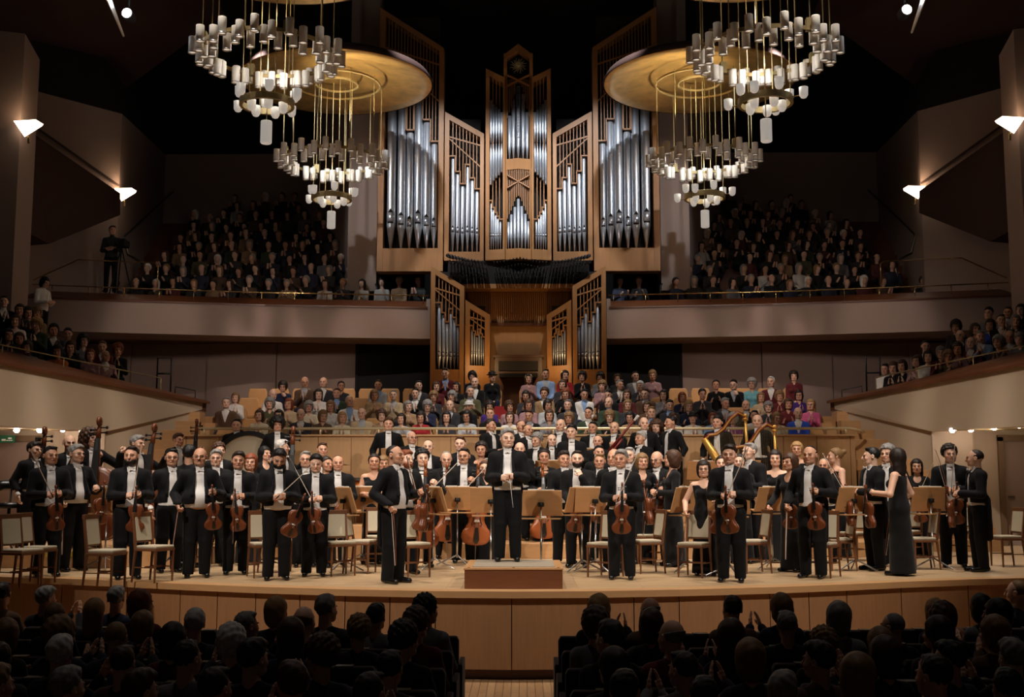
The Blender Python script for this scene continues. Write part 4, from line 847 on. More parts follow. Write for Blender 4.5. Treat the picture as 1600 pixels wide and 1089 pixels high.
# slatted panel and recess above the console
sl = MB()
for i in range(64): x = -1.75 + i * .0555; sl.box((x, 30.18, 5.5), (x + .03, 30.24, 6.36))
sl.box((-1.8, 30.24, 2.7), (1.8, 30.3, 6.4)); struct(sl, 'wall_organ_panel', M['organwood'])
struct(MB().box((-.8, 30.1, 5.44), (.8, 30.2, 5.52)), 'trim_3', M['capwood'])
t = thing('organ_console', 'dark organ console with music desk between the lower organ cases', 'organ console', (0, 29.4, 3.0)); 
MB().box((-.62, 0, -.3), (.62, .5, 1.5)).obj('cabinet', M['console'], t); MB().box((-.66, -.1, 1.5), (.66, .55, 1.56)).obj('lid', M['console'], t); MB().box((-.5, -.35, .95), (.5, 0, 1.05)).obj('keyboard', M['ebony'], t)
for x in (-.5, .45): MB().box((x, -.3, -.3), (x + .05, -.2, .95)).obj('leg', M['capwood'], t)
MB().box((-.52, -.02, 1.15), (.52, -.06, 1.4)).obj('music_desk', M['organdark'], t)
# ================================================================== INSTRUMENTS AND FURNITURE (prototypes)
OUT = [(0, .02), (.012, .14), (.04, .215), (.09, .262), (.16, .288), (.23, .285), (.30, .255), (.36, .205), (.395, .195), (.44, .165), (.50, .152), (.56, .16), (.61, .2), (.645, .2), (.70, .222), (.78, .235), (.86, .222), (.93, .175), (.975, .11), (1, .03)]
def bowed(L, name, label, endpin=0, neckf=.37, thick=.17, varn='varnish', cat=None, shoulder=0):
    t = thing(name, label, cat or name.replace('_', ' ')); z0 = endpin; w = 1.0
    pts = [(h * L, z0 + u * L) for u, h in OUT]; ring = [(-a, b) for a, b in pts] + [(a, b) for a, b in reversed(pts)]; n = len(ring); cz = z0 + .45 * L
    th = thick * L * .5; V = []; lay = []
    for sc, y in ((.05, -th * 1.42), (.55, -th * 1.36), (.88, -th * 1.12), (1.03, -th), (1.03, -th * .93), (.985, -th * .9), (.985, th * .9), (1.03, th * .93), (1.03, th), (.88, th * 1.12), (.5, th * 1.3), (.05, th * 1.35)):
        lay.append([(x * sc, y, cz + (z - cz) * (sc if sc < .95 else (1 + (sc - 1) * .4))) for x, z in ring])
    m = MB(); V = [p for l in lay for p in l]; F_ = []
    for i in range(len(lay) - 1):
        for k in range(n): F_.append((i * n + k, i * n + (k + 1) % n, (i + 1) * n + (k + 1) % n, (i + 1) * n + k))
    m.add(V, F_ + [tuple(reversed(range(n))), tuple(range((len(lay) - 1) * n, len(lay) * n))]); m.obj('body', M[varn], t, smooth=True)
    f = MB()
    for s in (-1, 1): f.tube([(s * .085 * L, -th * 1.4, z0 + .38 * L), (s * .105 * L, -th * 1.36, z0 + .41 * L), (s * .08 * L, -th * 1.44, z0 + .47 * L), (s * .062 * L, -th * 1.46, z0 + .53 * L), (s * .075 * L, -th * 1.42, z0 + .55 * L)], [.012 * L, .008 * L, .008 * L, .008 * L, .012 * L], 5)
    f.obj('sound_holes', M['ebony'], t)
    nz = z0 + L; nk = neckf * L; MB().tube([(0, -th * .2, nz - .03 * L), (0, -th * .75, nz + .03 * L), (0, -th * .95, nz + nk)], [.05 * L, .035 * L, .03 * L], 10).obj('neck', M[varn], t, smooth=True)
    f = MB(); f.add([(-.055 * L, -th * 2.3, nz - .27 * L), (.055 * L, -th * 2.3, nz - .27 * L), (.033 * L, -th * 1.35, nz + nk), (-.033 * L, -th * 1.35, nz + nk), (-.055 * L, -th * 2.0, nz - .27 * L), (.055 * L, -th * 2.0, nz - .27 * L), (.033 * L, -th * 1.0, nz + nk), (-.033 * L, -th * 1.0, nz + nk)], [(0, 1, 2, 3), (7, 6, 5, 4), (0, 4, 5, 1), (1, 5, 6, 2), (2, 6, 7, 3), (3, 7, 4, 0)]); f.obj('fingerboard', M['ebony'], t)
    f = MB(); f.add([(-.03 * L, -th * 2.0, z0 + .34 * L), (.03 * L, -th * 2.0, z0 + .34 * L), (.06 * L, -th * 1.5, z0 + .1 * L), (-.06 * L, -th * 1.5, z0 + .1 * L), (-.02 * L, -th * 1.6, z0 + .34 * L), (.02 * L, -th * 1.6, z0 + .34 * L), (.03 * L, -th * 1.2, z0 + .02 * L), (-.03 * L, -th * 1.2, z0 + .02 * L)], [(0, 3, 2, 1), (4, 5, 6, 7), (0, 1, 5, 4), (1, 2, 6, 5), (2, 3, 7, 6), (3, 0, 4, 7)]); f.obj('tailpiece', M['ebony'], t)
    MB().prism([(-.055 * L, z0 + .455 * L), (.055 * L, z0 + .455 * L), (.04 * L, z0 + .5 * L), (-.04 * L, z0 + .5 * L)], -th * 2.2, -th * 1.4).obj('bridge', M['bowhair'], t)
    f = MB(); zz = nz + nk; f.tube([(0, -th * .95, zz), (0, -th * .75, zz + .12 * L), (0, -th * .5, zz + .2 * L)], [.04 * L, .033 * L, .025 * L], 8)
    f.tube([(0, -th * .5 - .0 * L + .05 * L * math.cos(a) * (1 - a / 14) - .03 * L, zz + .235 * L + .05 * L * math.sin(a) * (1 - a / 14)) for a in np.linspace(-1.2, 8, 16)], [.03 * L] * 10 + [.035 * L] * 6, 7); f.obj('scroll', M[varn], t, smooth=True)
    f = MB()
    for s, q in ((-1, .05), (1, .08), (-1, .12), (1, .15)): f.tube([(s * .02 * L, -th * .8, zz + q * L), (s * .11 * L, -th * .8, zz + q * L)], .01 * L, 6).tube([(s * .1 * L, -th * .8, zz + q * L), (s * .125 * L, -th * .8, zz + q * L)], .022 * L, 6)
    f.obj('tuning_pegs', M['ebony'], t)
    f = MB()
    for x in (-.018, -.006, .006, .018): f.tube([(x * L, -th * 1.75, z0 + .33 * L), (x * L * 1.2, -th * 2.32, z0 + .5 * L), (x * L * .8, -th * 1.4, zz)], .0022 * L, 4)
    f.obj('strings', M['chrome'], t)
    if endpin: MB().tube([(0, 0, .0), (0, 0, z0 + .02)], [.004, .008], 8).obj('endpin', M['chrome'], t)
    return t
def offscreen(o): o.location = (0, 0, -60); return o
USED = set(); PRO = {}
def place(kind, Mx, label, group=None):
    r = PRO[kind]
    if kind in USED: r = dup(r, label, Mx, group)
    else: USED.add(kind); r['label'] = label; r.matrix_basis = Mx
    if group: r['group'] = group
    return r
PRO['violin'] = bowed(.37, 'violin', 'x')
PRO['viola'] = bowed(.42, 'viola', 'x')
PRO['cello'] = bowed(.76, 'cello', 'x', .3, .38, .19, 'varnish_cello')
PRO['double_bass'] = bowed(1.12, 'double_bass', 'x', .14, .4, .2, 'varnish')
t = PRO['bow'] = thing('violin_bow', 'x', 'bow')
MB().tube([(0, 0, 0), (0, .008, .2), (0, .012, .4), (0, .004, .6), (0, -.004, .72), (0, -.022, .735)], [.0058, .0052, .0048, .0044, .004, .003], 7).obj('stick', M['bowwood'], t, smooth=True)
MB().box((-.005, -.022, .07), (.005, -.019, .73)).obj('bow_hair', M['bowhair'], t); MB().box((-.007, -.024, .02), (.007, 0, .075)).obj('frog', M['ebony'], t)
# chair, facing -Y
t = PRO['chair'] = thing('orchestra_chair', 'x', 'chair')
MB().box((-.215, -.22, .42), (.215, .2, .455)).obj('seat_frame', M['chairwood'], t, bevel=.006)
MB().prism([(-.205, -.215), (.205, -.215), (.19, .18), (-.19, .18)], .455, .495, 'z').obj('seat_cushion', M['fabric'], t, bevel=.015)
o = MB().add([(-.21, .17, .44), (-.17, .17, .44), (-.17, .21, .44), (-.21, .21, .44), (-.2, .25, .92), (-.165, .25, .92), (-.165, .28, .92), (-.2, .28, .92)], [(0, 3, 2, 1), (4, 5, 6, 7), (0, 1, 5, 4), (1, 2, 6, 5), (2, 3, 7, 6), (3, 0, 4, 7)])
o.add([(-x, y, z) for x, y, z in o.v[:8]], [tuple(reversed(f)) for f in o.f[:6]]); o.box((-.2, .238, .88), (.2, .285, .94)).box((-.19, .2, .53), (.19, .235, .56)); o.obj('back_frame', M['chairwood'], t, bevel=.004)
MB().add([(-.168, .187, .555), (.168, .187, .555), (.168, .24, .885), (-.168, .24, .885), (-.168, .215, .555), (.168, .215, .555), (.168, .268, .885), (-.168, .268, .885)], [(0, 1, 2, 3), (7, 6, 5, 4), (0, 4, 5, 1), (1, 5, 6, 2), (2, 6, 7, 3), (3, 7, 4, 0)]).obj('backrest', M['fabric'], t, bevel=.008)
for sx in (-1, 1):
    MB().tube([(sx * .19, -.2, .43), (sx * .195, -.2, .0)], [.024, .015], 4).obj('leg', M['chairwood'], t); MB().tube([(sx * .19, .19, .43), (sx * .2, .235, .0)], [.024, .015], 4).obj('leg', M['chairwood'], t)
    MB().tube([(sx * .192, -.19, .2), (sx * .196, .2, .2)], .01, 4).obj('stretcher', M['chairwood'], t)
MB().box((-.19, -.01, .19), (.19, .01, .215)).obj('cross_stretcher', M['chairwood'], t)
# music stand: the wooden back of the desk looks to -Y
t = PRO['stand'] = thing('music_stand', 'x', 'music stand')
def tilt(p, a=.32, c=(0, 0, .98)): x, y, z = p; z -= c[2]; return (x, y * math.cos(a) - z * -math.sin(a) * -1, c[2] + z * math.cos(a) + y * math.sin(a))
m = MB().box((-.27, -.012, .8), (.27, .006, 1.16)); m.v = [tilt(p) for p in m.v]; m.obj('desk', M['deskwood'], t, bevel=.006)
m = MB().box((-.27, -.01, .8), (.27, .07, .815)); m.v = [tilt(p) for p in m.v]; m.obj('lip', M['deskwood'], t)
MB().box((-.25, -.12, .765), (.25, .1, .78)).obj('tray', M['deskwood'], t)
MB().tube([(0, -.03, .35), (0, -.03, .96)], .009, 8).tube([(0, -.03, .12), (0, -.03, .6)], .013, 8).obj('pole', M['chrome'], t, smooth=True)
MB().lathe([(.001, -.03), (.04, -.03), (.045, 0), (.04, .03), (.001, .03)], 12, (0, -.045, .96)).obj('tilt_knob', M['ebony'], t)
for k in range(3):
    a = 2 * PI * k / 3 - PI / 2 + .5; MB().tube([(0, -.03, .16), (.3 * math.cos(a), -.03 + .3 * math.sin(a), .015)], .011, 8).obj('leg', M['chrome'], t)
m = MB().box((-.17, .0, .82), (-.003, .012, 1.17)).box((.003, .0, .82), (.17, .012, 1.165)); m.v = [tilt((x, y + .01, z)) for x, y, z in m.v]; PRO['score'] = tag(m.obj('sheet_music', M['paper']), 'x', 'sheet music')
# bass stool
t = PRO['stool'] = thing('bass_stool', 'x', 'chair')
MB().lathe([(.001, .62), (.2, .62), (.22, .65), (.21, .7), (.001, .71)], 20).obj('seat', M['ebony'], t, smooth=True); m = MB()
m.tube([(-.2, .18, .95), (-.12, .25, .97), (0, .27, .98), (.12, .25, .97), (.2, .18, .95)], .08, 8).obj('backrest', M['ebony'], t, smooth=True)
MB().tube([(0, 0, .1), (0, 0, .62)], .025, 8).tube([(0, .1, .66), (0, .26, .9)], .015, 6).obj('pole', M['ebony'], t)
for k in range(5): a = 2 * PI * k / 5; MB().tube([(0, 0, .14), (.28 * math.cos(a), .28 * math.sin(a), .03)], .018, 6).obj('leg', M['chrome'], t)
# ================================================================== THE MUSICIANS
# px, py of the head top, feet py (or None), sex, pose, turn, hair, colour, instrument, options, label
TU = math.radians
MUS = [
 (54, 689, None, 'm', 'sides', 35, 'full', 'dark', '', dict(Y=17.1), 'bearded dark-haired man in tailcoat turned sideways behind the outermost chairs, bass side'),
 (80, 695, 902, 'm', 'violin_front', 12, 'short', 'black', 'violin', {}, 'dark-haired man in white tie holding violin and bow low, beside outermost front chair, bass side'),
 (109, 678, None, 'm', 'bass', 15, 'bald', 'brown', 'double_bass@72,668', dict(flip=1), 'balding double bass player behind the grey-haired violinist in glasses'),
 (120, 693, 893, 'm', 'violin_side', 28, 'full', 'grey', 'violin', dict(glasses=1, belly=.03), 'grey-haired violinist in glasses and open tailcoat looking toward the podium'),
 (142, 668, None, 'm', 'bass', 25, 'longcurly', 'brown', 'double_bass@159,653', {}, 'double bass player with very long curly brown hair'),
 (206, 695, 906, 'm', 'violin_front', 8, 'short', 'dark', 'violin', dict(hy=-.4, beard='beard'), 'violinist in tailcoat glancing over his shoulder, raised bow, at the front stage edge'),
 (215, 679, None, 'm', 'bass', 40, 'full', 'grey', 'double_bass@233,663', {}, 'grey-haired double bass player in profile beside the bass with a red-brown scroll'),
 (269, 699, 895, 'm', 'sides', 15, 'short', 'black', '', dict(glasses=1), 'slim man in tailcoat and glasses, one arm hanging, white waistcoat showing'),
 (279, 676, None, 'm', 'bass', 25, 'full', 'brown', 'double_bass@308,667', {}, 'brown-haired tall double bass player in front of the wooden stairs'),
 (296, 694, None, 'm', 'sides', 140, 'full', 'black', '', dict(Y=17.0), 'black-haired musician facing away behind the moustached violinist'),
 (313, 697, 903, 'm', 'violin_side', 5, 'bald', 'dark', 'violin', dict(belly=.05, beard='moustache', glasses=1), 'stout bald violinist with a moustache and a wide white shirt front'),
 (338, 701, None, 'm', 'clasp', 8, 'full', 'grey', '', dict(glasses=1, Y=17.3), 'grey-haired string player in glasses between two front violinists'),
 (343, 690, None, 'm', 'sides', 10, 'curly', 'brown', '', dict(Y=18.6), 'curly-haired musician just behind the grey-haired man in glasses'),
 (373, 704, 898, 'm', 'violin_front', 0, 'full', 'dark', 'violin', {}, 'young dark-haired violinist holding bow upright in front of his face'),
 (392, 708, None, 'f', 'clasp', 5, 'bob', 'red', '', dict(Y=17.6), 'red-haired woman in black looking down behind the young violinist'),
 (370, 653, None, 'm', 'sides', 5, 'short', 'black', '', {}, 'slender percussionist in tailcoat standing in front of the bass drum hoop'),
 (434, 649, None, 'm', 'sides', 3, 'afro', 'black', '', {}, 'percussionist with a big black afro on the top riser'),
 (414, 696, None, 'f', 'clasp', 30, 'long', 'black', '', dict(Y=19.3), 'woman with long straight black hair and glasses on the low riser'),
 (441, 686, None, 'm', 'bass', 60, 'full', 'white', 'double_bass@452,667', dict(flip=0), 'white-haired double bass player in profile below the afro-haired percussionist'),
 (436, 699, 907, 'm', 'clasp', 5, 'full', 'black', 'violin', dict(belly=.04, beard='beard', hp=.3), 'violinist with tousled black hair looking down at his hands, front row'),
 (478, 703, None, 'm', 'clasp', 8, 'short', 'grey', '', dict(glasses=1, Y=17.2), 'grey-haired man in glasses behind the violinist with long dark bangs'),
 (494, 708, 901, 'm', 'violin_front', 0, 'full', 'black', 'violin', dict(hp=.2), 'young violinist with long dark bangs and hanging bow'),
 (504, 690, None, 'm', 'clasp', 10, 'short', 'brown', '', {}, 'brown-haired man on the riser just above the young violinist with long bangs'),
 (510, 711, None, 'f', 'clasp', 25, 'bun', 'dark', '', dict(Y=17.9), 'dark-haired woman with drawn-back hair between two violinists'),
 (528, 709, 887, 'm', 'violin_front', 5, 'thin', 'brown', 'violin', {}, 'violinist with receding hair holding bow diagonally, behind two tilted music stands'),
 (585, 707, None, 'f', 'clasp', -10, 'bun', 'dark', '', dict(Y=17.8, sleeves=False), 'woman in sleeveless black top with clasped hands behind the concertmaster'),
 (599, 711, None, 'f', 'sides', 10, 'bob', 'fair', '', dict(Y=18.6), 'fair-haired woman partly hidden by the concertmaster'),
 (607, 651, None, 'm', 'sides', 3, 'full', 'brown', '', {}, 'young brown-haired man standing alone against the choir parapet'),
 (643, 672, None, 'm', 'clasp', 15, 'thin', 'white', '', dict(glasses=1), 'white-haired bald man in glasses and white tie on the middle riser'),
 (669, 685, None, 'm', 'clasp', 8, 'thin', 'dark', '', dict(belly=.03), 'man with receding dark hair and broad white shirt behind the cellists'),
 (617, 693, 912, 'm', 'violin_side', 50, 'thin', 'dark', 'violin', dict(belly=.02), 'concertmaster in long tailcoat turned toward the podium, violin in hand, stage edge'),
 (634, 702, 898, 'm', 'violin_front', 30, 'full', 'red', 'violin', dict(beard='beard'), 'bearded red-haired violinist with a red breast handkerchief'),
 (660, 700, 887, 'm', 'cello', 10, 'curly', 'black', 'cello', {}, 'young curly-haired cellist gripping the neck of an orange cello'),
 (697, 703, 873, 'm', 'clasp', 5, 'thin', 'grey', 'cello', dict(hp=.25), 'balding grey cellist looking down behind the large music stand'),
 (725, 698, 880, 'm', 'cello', 0, 'short', 'dark', 'cello', dict(glasses=1, beard='moustache'), 'cellist in glasses with a moustache directly beside the conductor'),
 (719, 680, None, 'm', 'wind', 5, 'short', 'brown', '', {}, 'short-haired brown-haired man on the low riser above the cellists'),
 (752, 689, None, 'f', 'wind', 5, 'curly', 'dark', '', dict(sleeves=False), 'woman with dark curls and bare neckline behind the cellists'),
 (766, 653, None, 'm', 'clasp', 45, 'short', 'dark', '', {}, 'tall dark-haired man in profile on the top riser, behind the conductor'),
 (757, 718, None, 'f', 'clasp', 10, 'bun', 'brown', '', dict(Y=18.2), 'brown-haired woman bending low beside the conductor'),
 (793, 668, 876, 'm', 'clasp', 0, 'full', 'grey', 'baton', dict(belly=.03, Y=14.75, z=.258), 'grey-haired conductor in tailcoat standing on the podium with his baton'),
 (812, 689, None, 'm', 'wind', 0, 'bald', 'grey', '', {}, 'bald man whose head shows just beside the shoulder of the conductor'),
 (814, 655, None, 'm', 'sides', 25, 'thin', 'brown', '', dict(Y=22.4), 'bald-crowned man at the very back behind the conductor'),
 (824, 661, None, 'm', 'wind', 30, 'thin', 'brown', '', dict(Y=21.6), 'man with high forehead looking sideways, top riser behind the conductor'),
 (840, 675, None, 'm', 'clasp', -25, 'curly', 'grey', '', dict(hp=.2), 'man with curly grey hair looking down, middle riser'),
 (862, 676, None, 'm', 'clasp', 0, 'thin', 'dark', '', {}, 'young balding man in white tie looking straight ahead, middle riser'),
 (876, 653, None, 'm', 'sides', -20, 'none', 'dark', '', {}, 'completely bald man in tailcoat in profile on the top riser'),
 (893, 662, None, 'm', 'clasp', 0, 'full', 'black', '', {}, 'broad-shouldered black-haired man in white tie, top riser'),
 (850, 700, 868, 'f', 'cello', 3, 'bun', 'dark', 'cello', {}, 'woman cellist in black scooped dress behind the music stand next to the podium'),
 (881, 703, None, 'm', 'wind', 15, 'full', 'dark', '', dict(Y=17.9), 'smiling dark-haired man between the woman cellist and the bearded violist'),
 (902, 702, 887, 'm', 'chin', -10, 'short', 'dark', 'viola@925', dict(beard='beard', tails=True), 'bearded violist with one hand raised to his mouth'),
 (926, 657, None, 'm', 'sides', -5, 'short', 'dark', '', {}, 'short-haired man on the top riser beside the bassoonist'),
 (960, 657, None, 'm', 'wind', -15, 'thin', 'fair', 'bassoon', dict(belly=.04), 'large fair-haired bassoonist in white tie holding a red bassoon'),
 (934, 678, None, 'm', 'wind', -5, 'thin', 'black', '', dict(Y=20.6), 'man with receding black hair just below the bassoonist'),
 (936, 694, None, 'm', 'sides', 0, 'short', 'black', '', dict(Y=19.2), 'black-haired man hidden behind the smiling violist'),
 (937, 707, 877, 'm', 'violin_front', -5, 'short', 'fair', 'viola', {}, 'smiling violist with short fair hair in the second rank'),
 (959, 699, 894, 'm', 'violin_side', -20, 'bald', 'grey', 'viola', {}, 'bald violist in profile next to the grey-haired front violist'),
 (970, 701, 906, 'm', 'violin_front', -5, 'full', 'grey', 'viola', {}, 'grey-haired front violist standing next to two upholstered chairs'),
 (983, 697, None, 'm', 'sides', -10, 'short', 'silver', '', dict(Y=18.4), 'silver-haired man behind the front violist'),
 (1001, 673, None, 'm', 'wind', -35, 'full', 'silver', 'horn', {}, 'silver-haired horn player turned sideways on the middle riser'),
 (1006, 650, None, 'm', 'sides', 0, 'bald', 'white', '', {}, 'white-haired bald man at the back between bassoonist and long-haired horn player'),
 (1025, 655, None, 'm', 'wind', -3, 'longcurly', 'brown', 'horn', {}, 'horn player with long wavy brown hair'),
 (1048, 648, None, 'm', 'sides', -50, 'short', 'black', '', {}, 'tall dark-haired man in profile at the end of the wind row'),
 (1003, 707, None, 'f', 'violin_side', 3, 'bob', 'fair', 'viola', dict(Y=17.9), 'fair-haired woman in black holding a viola, smiling'),
 (1027, 703, 880, 'm', 'violin_side', -15, 'bald', 'grey', 'viola', dict(glasses=1, hp=.2), 'bald violist in glasses looking down'),
 (1050, 702, 886, 'f', 'violin_front', -75, 'bob', 'brown', 'viola', {}, 'woman in long black dress seen from the side, short brown hair'),
 (1099, 718, 900, 'f', 'violin_side', 0, 'bob', 'dark', 'violin', dict(glasses=1, sleeves=False), 'woman with dark fringe and glasses in a long black dress with violin'),
 (1139, 693, 910, 'm', 'violin_front', -5, 'full', 'dark', 'violin', {}, 'dark-haired violinist at the stage edge holding a golden brown violin upright'),
 (1127, 710, None, 'f', 'clasp', 0, 'bun', 'dark', '', dict(Y=18.3), 'dark-haired woman whose face shows beside the stage edge violinist'),
 (1155, 707, None, 'f', 'clasp', 5, 'bun', 'black', '', dict(Y=18.0), 'black-haired woman between the stage edge violinist and the man with crossed arms'),
 (1171, 690, 879, 'm', 'violin_front', -35, 'short', 'grey', 'violin', dict(glasses=1), 'short grey-haired man in dark glasses with folded forearms and violin'),
 (1211, 702, 880, 'f', 'violin_side', -12, 'long', 'dark', '', dict(sleeves=False), 'dark-haired woman in a black beaded dress with bare shoulders'),
 (1234, 707, 894, 'f', 'violin_side', -30, 'bob', 'brown', 'violin', dict(glasses=0), 'woman with brown bob in a black blouse and long skirt with violin'),
 (1245, 689, None, 'f', 'sides', -15, 'long', 'blond', '', dict(sleeves=False), 'blonde woman standing behind the woman with the brown bob'),
 (1265, 694, 904, 'm', 'violin_side', -18, 'thin', 'black', 'violin', {}, 'violinist in tailcoat and crooked white bow tie, hair receding, near stage edge'),
 (1287, 714, None, 'm', 'clasp', 0, 'thin', 'grey', '', dict(Y=18.3, glasses=1), 'low standing man in glasses behind the fair woman with pinned hair'),
 (1305, 698, 872, 'f', 'violin_front', -60, 'bun', 'fair', 'violin', dict(sleeves=False), 'fair-haired woman with pinned hair and bare arms looking down in profile'),
 (1121, 648, None, 'm', 'sides', -8, 'full', 'black', '', {}, 'black-haired man in tailcoat beside the nearer harp on the top riser'),
 (1183, 646, None, 'm', 'sides', -3, 'bald', 'grey', '', {}, 'bald man standing behind the large harp'),
 (1361, 697, 892, 'm', 'violin_front', -60, 'short', 'black', 'violin', dict(belly=.02), 'dark-haired man in profile reaching for his violin, white waistcoat showing'),
 (1386, 693, None, 'm', 'sides', -20, 'curly', 'grey', '', dict(Y=17.3), 'man with wavy grey hair behind the woman with long dark hair'),
 (1401, 699, 900, 'f', 'violin_side', -110, 'long', 'dark', 'violin', dict(sleeves=False), 'woman with long dark hair facing away in a sleeveless black dress'),
 (1432, 716, 871, 'f', 'violin_front', 0, 'long', 'dark', 'violin', {}, 'long-haired woman in black jacket behind the outermost music stand, harp side'),
 (1483, 693, 887, 'm', 'violin_front', 3, 'curly', 'dark', 'violin', {}, 'curly-haired young man with upright bow next to the man in profile, harp side'),
 (1523, 700, 894, 'm', 'violin_front', -70, 'thin', 'dark', 'violin', dict(beard='moustache'), 'balding man in profile with flaring coat tails, outermost on the harp side'),
]
INSTR_LBL = {}
def held(kind, base, loc, rx=0, ry=0, rz=0, s=1, label='x', group=None):
    return place(kind, base @ Matrix.Translation(loc) @ Euler((rx, ry, rz)).to_matrix().to_4x4() @ Matrix.Diagonal((s, s, s, 1)), label, group)
import zlib
for (px, py, fy, sex, pose, turn, hair, hc, instr, op, label) in MUS:
    H0 = 1.76 if sex == 'm' else 1.66
    extra = {'afro': .05, 'curly': .02, 'longcurly': .02}.get(hair, .01)
    if fy and 'Y' not in op:
        p = G(px, fy, 0.0); Y = p.y + .1; z0 = 0
    elif 'Y' in op: Y = op['Y']; z0 = op.get('z', fz(at(px, py, Y).x, Y))
    else:
        best = None
        for Y in (17.6, 18.4, 19.4, 19.8, 20.6, 21.1, 21.8, 22.3):
            q = at(px, py, Y); e = abs(q.z - fz(q.x, Y) - H0 - extra)
            if best is None or e < best[0]: best = (e, Y)
        Y = best[1]; z0 = fz(at(px, py, Y).x, Y)
    q = at(px, py, Y); H = min(max((q.z - z0 - extra), 1.5 if sex == 'f' else 1.6), 1.93); sc = H / 1.795
    s = (sc * 1.06, sc * 1.06, sc); tr = TU(turn) - math.atan2(q.x, Y); hy = op.get('hy', max(-.6, min(.6, tr * .25)) if abs(turn) > 20 else random.uniform(-.2, .2))
    Mx = TR((q.x, Y, z0), tr, s)
    man, arms = person(sex, pose, Mx, label, hair, hc, False, 2, hy, op.get('hp', 0), sleeves=op.get('sleeves', True), belly=op.get('belly', 0), glasses=op.get('glasses'), beard=op.get('beard'))
    who = label.split(' with ')[0].split(' in ')[0]
    r = random.Random(zlib.crc32(label.encode()))
    if len(who.split()) < 3: who = ' '.join(label.split()[:7])
    who = ' '.join(who.split()[:8])
    INSTR_LBL.setdefault(who, 0); INSTR_LBL[who] += 1
    kind = instr.split('@')[0]
    if kind in ('violin', 'viola'):
        xoff = 0
        if pose == 'violin_front':
            held(kind, Mx, (.03, -.36, .64), .06, r.uniform(-.12, .12), r.uniform(-.5, .5), 1, f'{kind} held upright by the {who}')
            if r.random() < .75: held('bow', Mx, (-.02, -.37, 1.08), r.uniform(.1, .35), r.choice([-.5, .45, .1, .65]), 0, 1, f'thin raised bow of the {who}')
            else: held('bow', Mx, (-.05, -.37, 1.2), PI - .1, r.uniform(-.2, .2), 0, 1, f'thin hanging bow of the {who}')
        elif pose == 'violin_side':
            held(kind, Mx, (.17, -.33, .66), .05, r.uniform(-.1, .1), r.uniform(-.3, .9), 1, f'{kind} hanging from one hand of the {who}')
            held('bow', Mx, (-.26, -.2, .98), PI - .15, r.uniform(-.15, .15), 0, 1, f'thin hanging bow of the {who}')
        elif pose == 'chin':
            held('viola', Mx, (.02, -.36, .55), .1, .1, .2, 1, f'viola hanging low in front of the {who}')
        else: held(kind, Mx, (.1, -.36, .6), .1, .35, .3, 1, f'{kind} tilted in the hands of the {who}'); held('bow', Mx, (-.06, -.36, 1.1), .2, .8, 0, 1, f'thin bow slanting from the {who}')
    elif kind == 'cello':
        held('cello', TR((q.x, Y, z0), 0, 1), (.2 if 720 < px < 730 else .06 if px < 840 else -.02, -.42, 0.0), -.1, r.uniform(-.04, .04), r.uniform(-.2, .3), 1, f'orange cello standing in front of the {who}')
        if pose == 'cello': held('bow', Mx, (-.03, -.4, 1.08), .2, .75, 0, 1, f'thin bow slanting from the {who}')
    elif kind == 'double_bass':
        bx, by = [float(v_) for v_ in instr.split('@')[1].split(',')]; b = at(bx, by, Y - .35); bz = max(fz(b.x, Y - .35), .25 if b.x < -4.6 else 0); held('double_bass', TR((b.x, Y - .35, bz), 0, min(max((b.z - bz) / 2.03, .85), 1.08)), (0, 0, 0), -.05, r.uniform(-.02, .05), r.uniform(-.3, .3), 1, f'tall double bass beside the {who}')
    elif kind == 'baton':
        b = MB().tube([(0, 0, 0), (0, 0, .4)], [.004, .0015], 6).obj('shaft', M['white']); t = thing('conducting_baton', 'thin white baton pointing down from the hands of the conductor', 'baton')
        b.parent = t; MB().lathe([(.001, -.05), (.012, -.03), (.008, .01), (.001, .02)], 10).obj('cork_grip', M['bowwood'], t); t.matrix_basis = Mx @ Matrix.Translation((.03, -.34, 1.12)) @ Euler((PI - .2, -.12, 0)).to_matrix().to_4x4()
    elif kind == 'bassoon':
        t = thing('bassoon', 'red-brown bassoon held diagonally by the large fair-haired man', 'bassoon'); MB().tube([(-.03, 0, -.3), (-.03, 0, .85)], [.03, .022], 10).tube([(.03, 0, -.32), (.03, 0, .4)], .026, 10).obj('joint', M['harpred'], t, smooth=True); MB().lathe([(.022, .85), (.03, .95), (.034, .97)], 12, (-.03, 0, 0)).obj('bell', M['white'], t); MB().tube([(.03, 0, .4), (.06, -.05, .5), (.12, -.1, .48)], .006, 6).obj('bocal', M['chrome'], t)
        t.matrix_basis = Mx @ Matrix.Translation((-.02, -.36, 1.12)) @ Euler((.1, .75, 0)).to_matrix().to_4x4()
    elif kind == 'horn':
        t = thing('french_horn', f'coiled brass horn held by the {who}', 'horn'); MB().lathe([(.02, -.12), (.03, -.04), (.06, .03), (.15, .1)], 24, cap=False).obj('bell', M['brass'], t, smooth=True)
        m = MB()
        for rr, yy in ((.13, 0), (.11, .02), (.09, -.02)): m.tube([(rr * math.cos(a) + .12, rr * math.sin(a) + .04, yy) for a in np.linspace(0, 2 * PI, 22)], .009, 7, caps=False)
        m.obj('coiled_tubing', M['brass'], t, smooth=True); m = MB()
        for k in range(3): m.lathe([(.001, -.03), (.014, -.03), (.014, .04), (.001, .04)], 8, (.09 + .035 * k, .0, 0))
        m.obj('valves', M['chrome'], t); t.matrix_basis = Mx @ Matrix.Translation((-.08, -.36, 1.16)) @ Euler((1.3, .3, 0)).to_matrix().to_4x4()
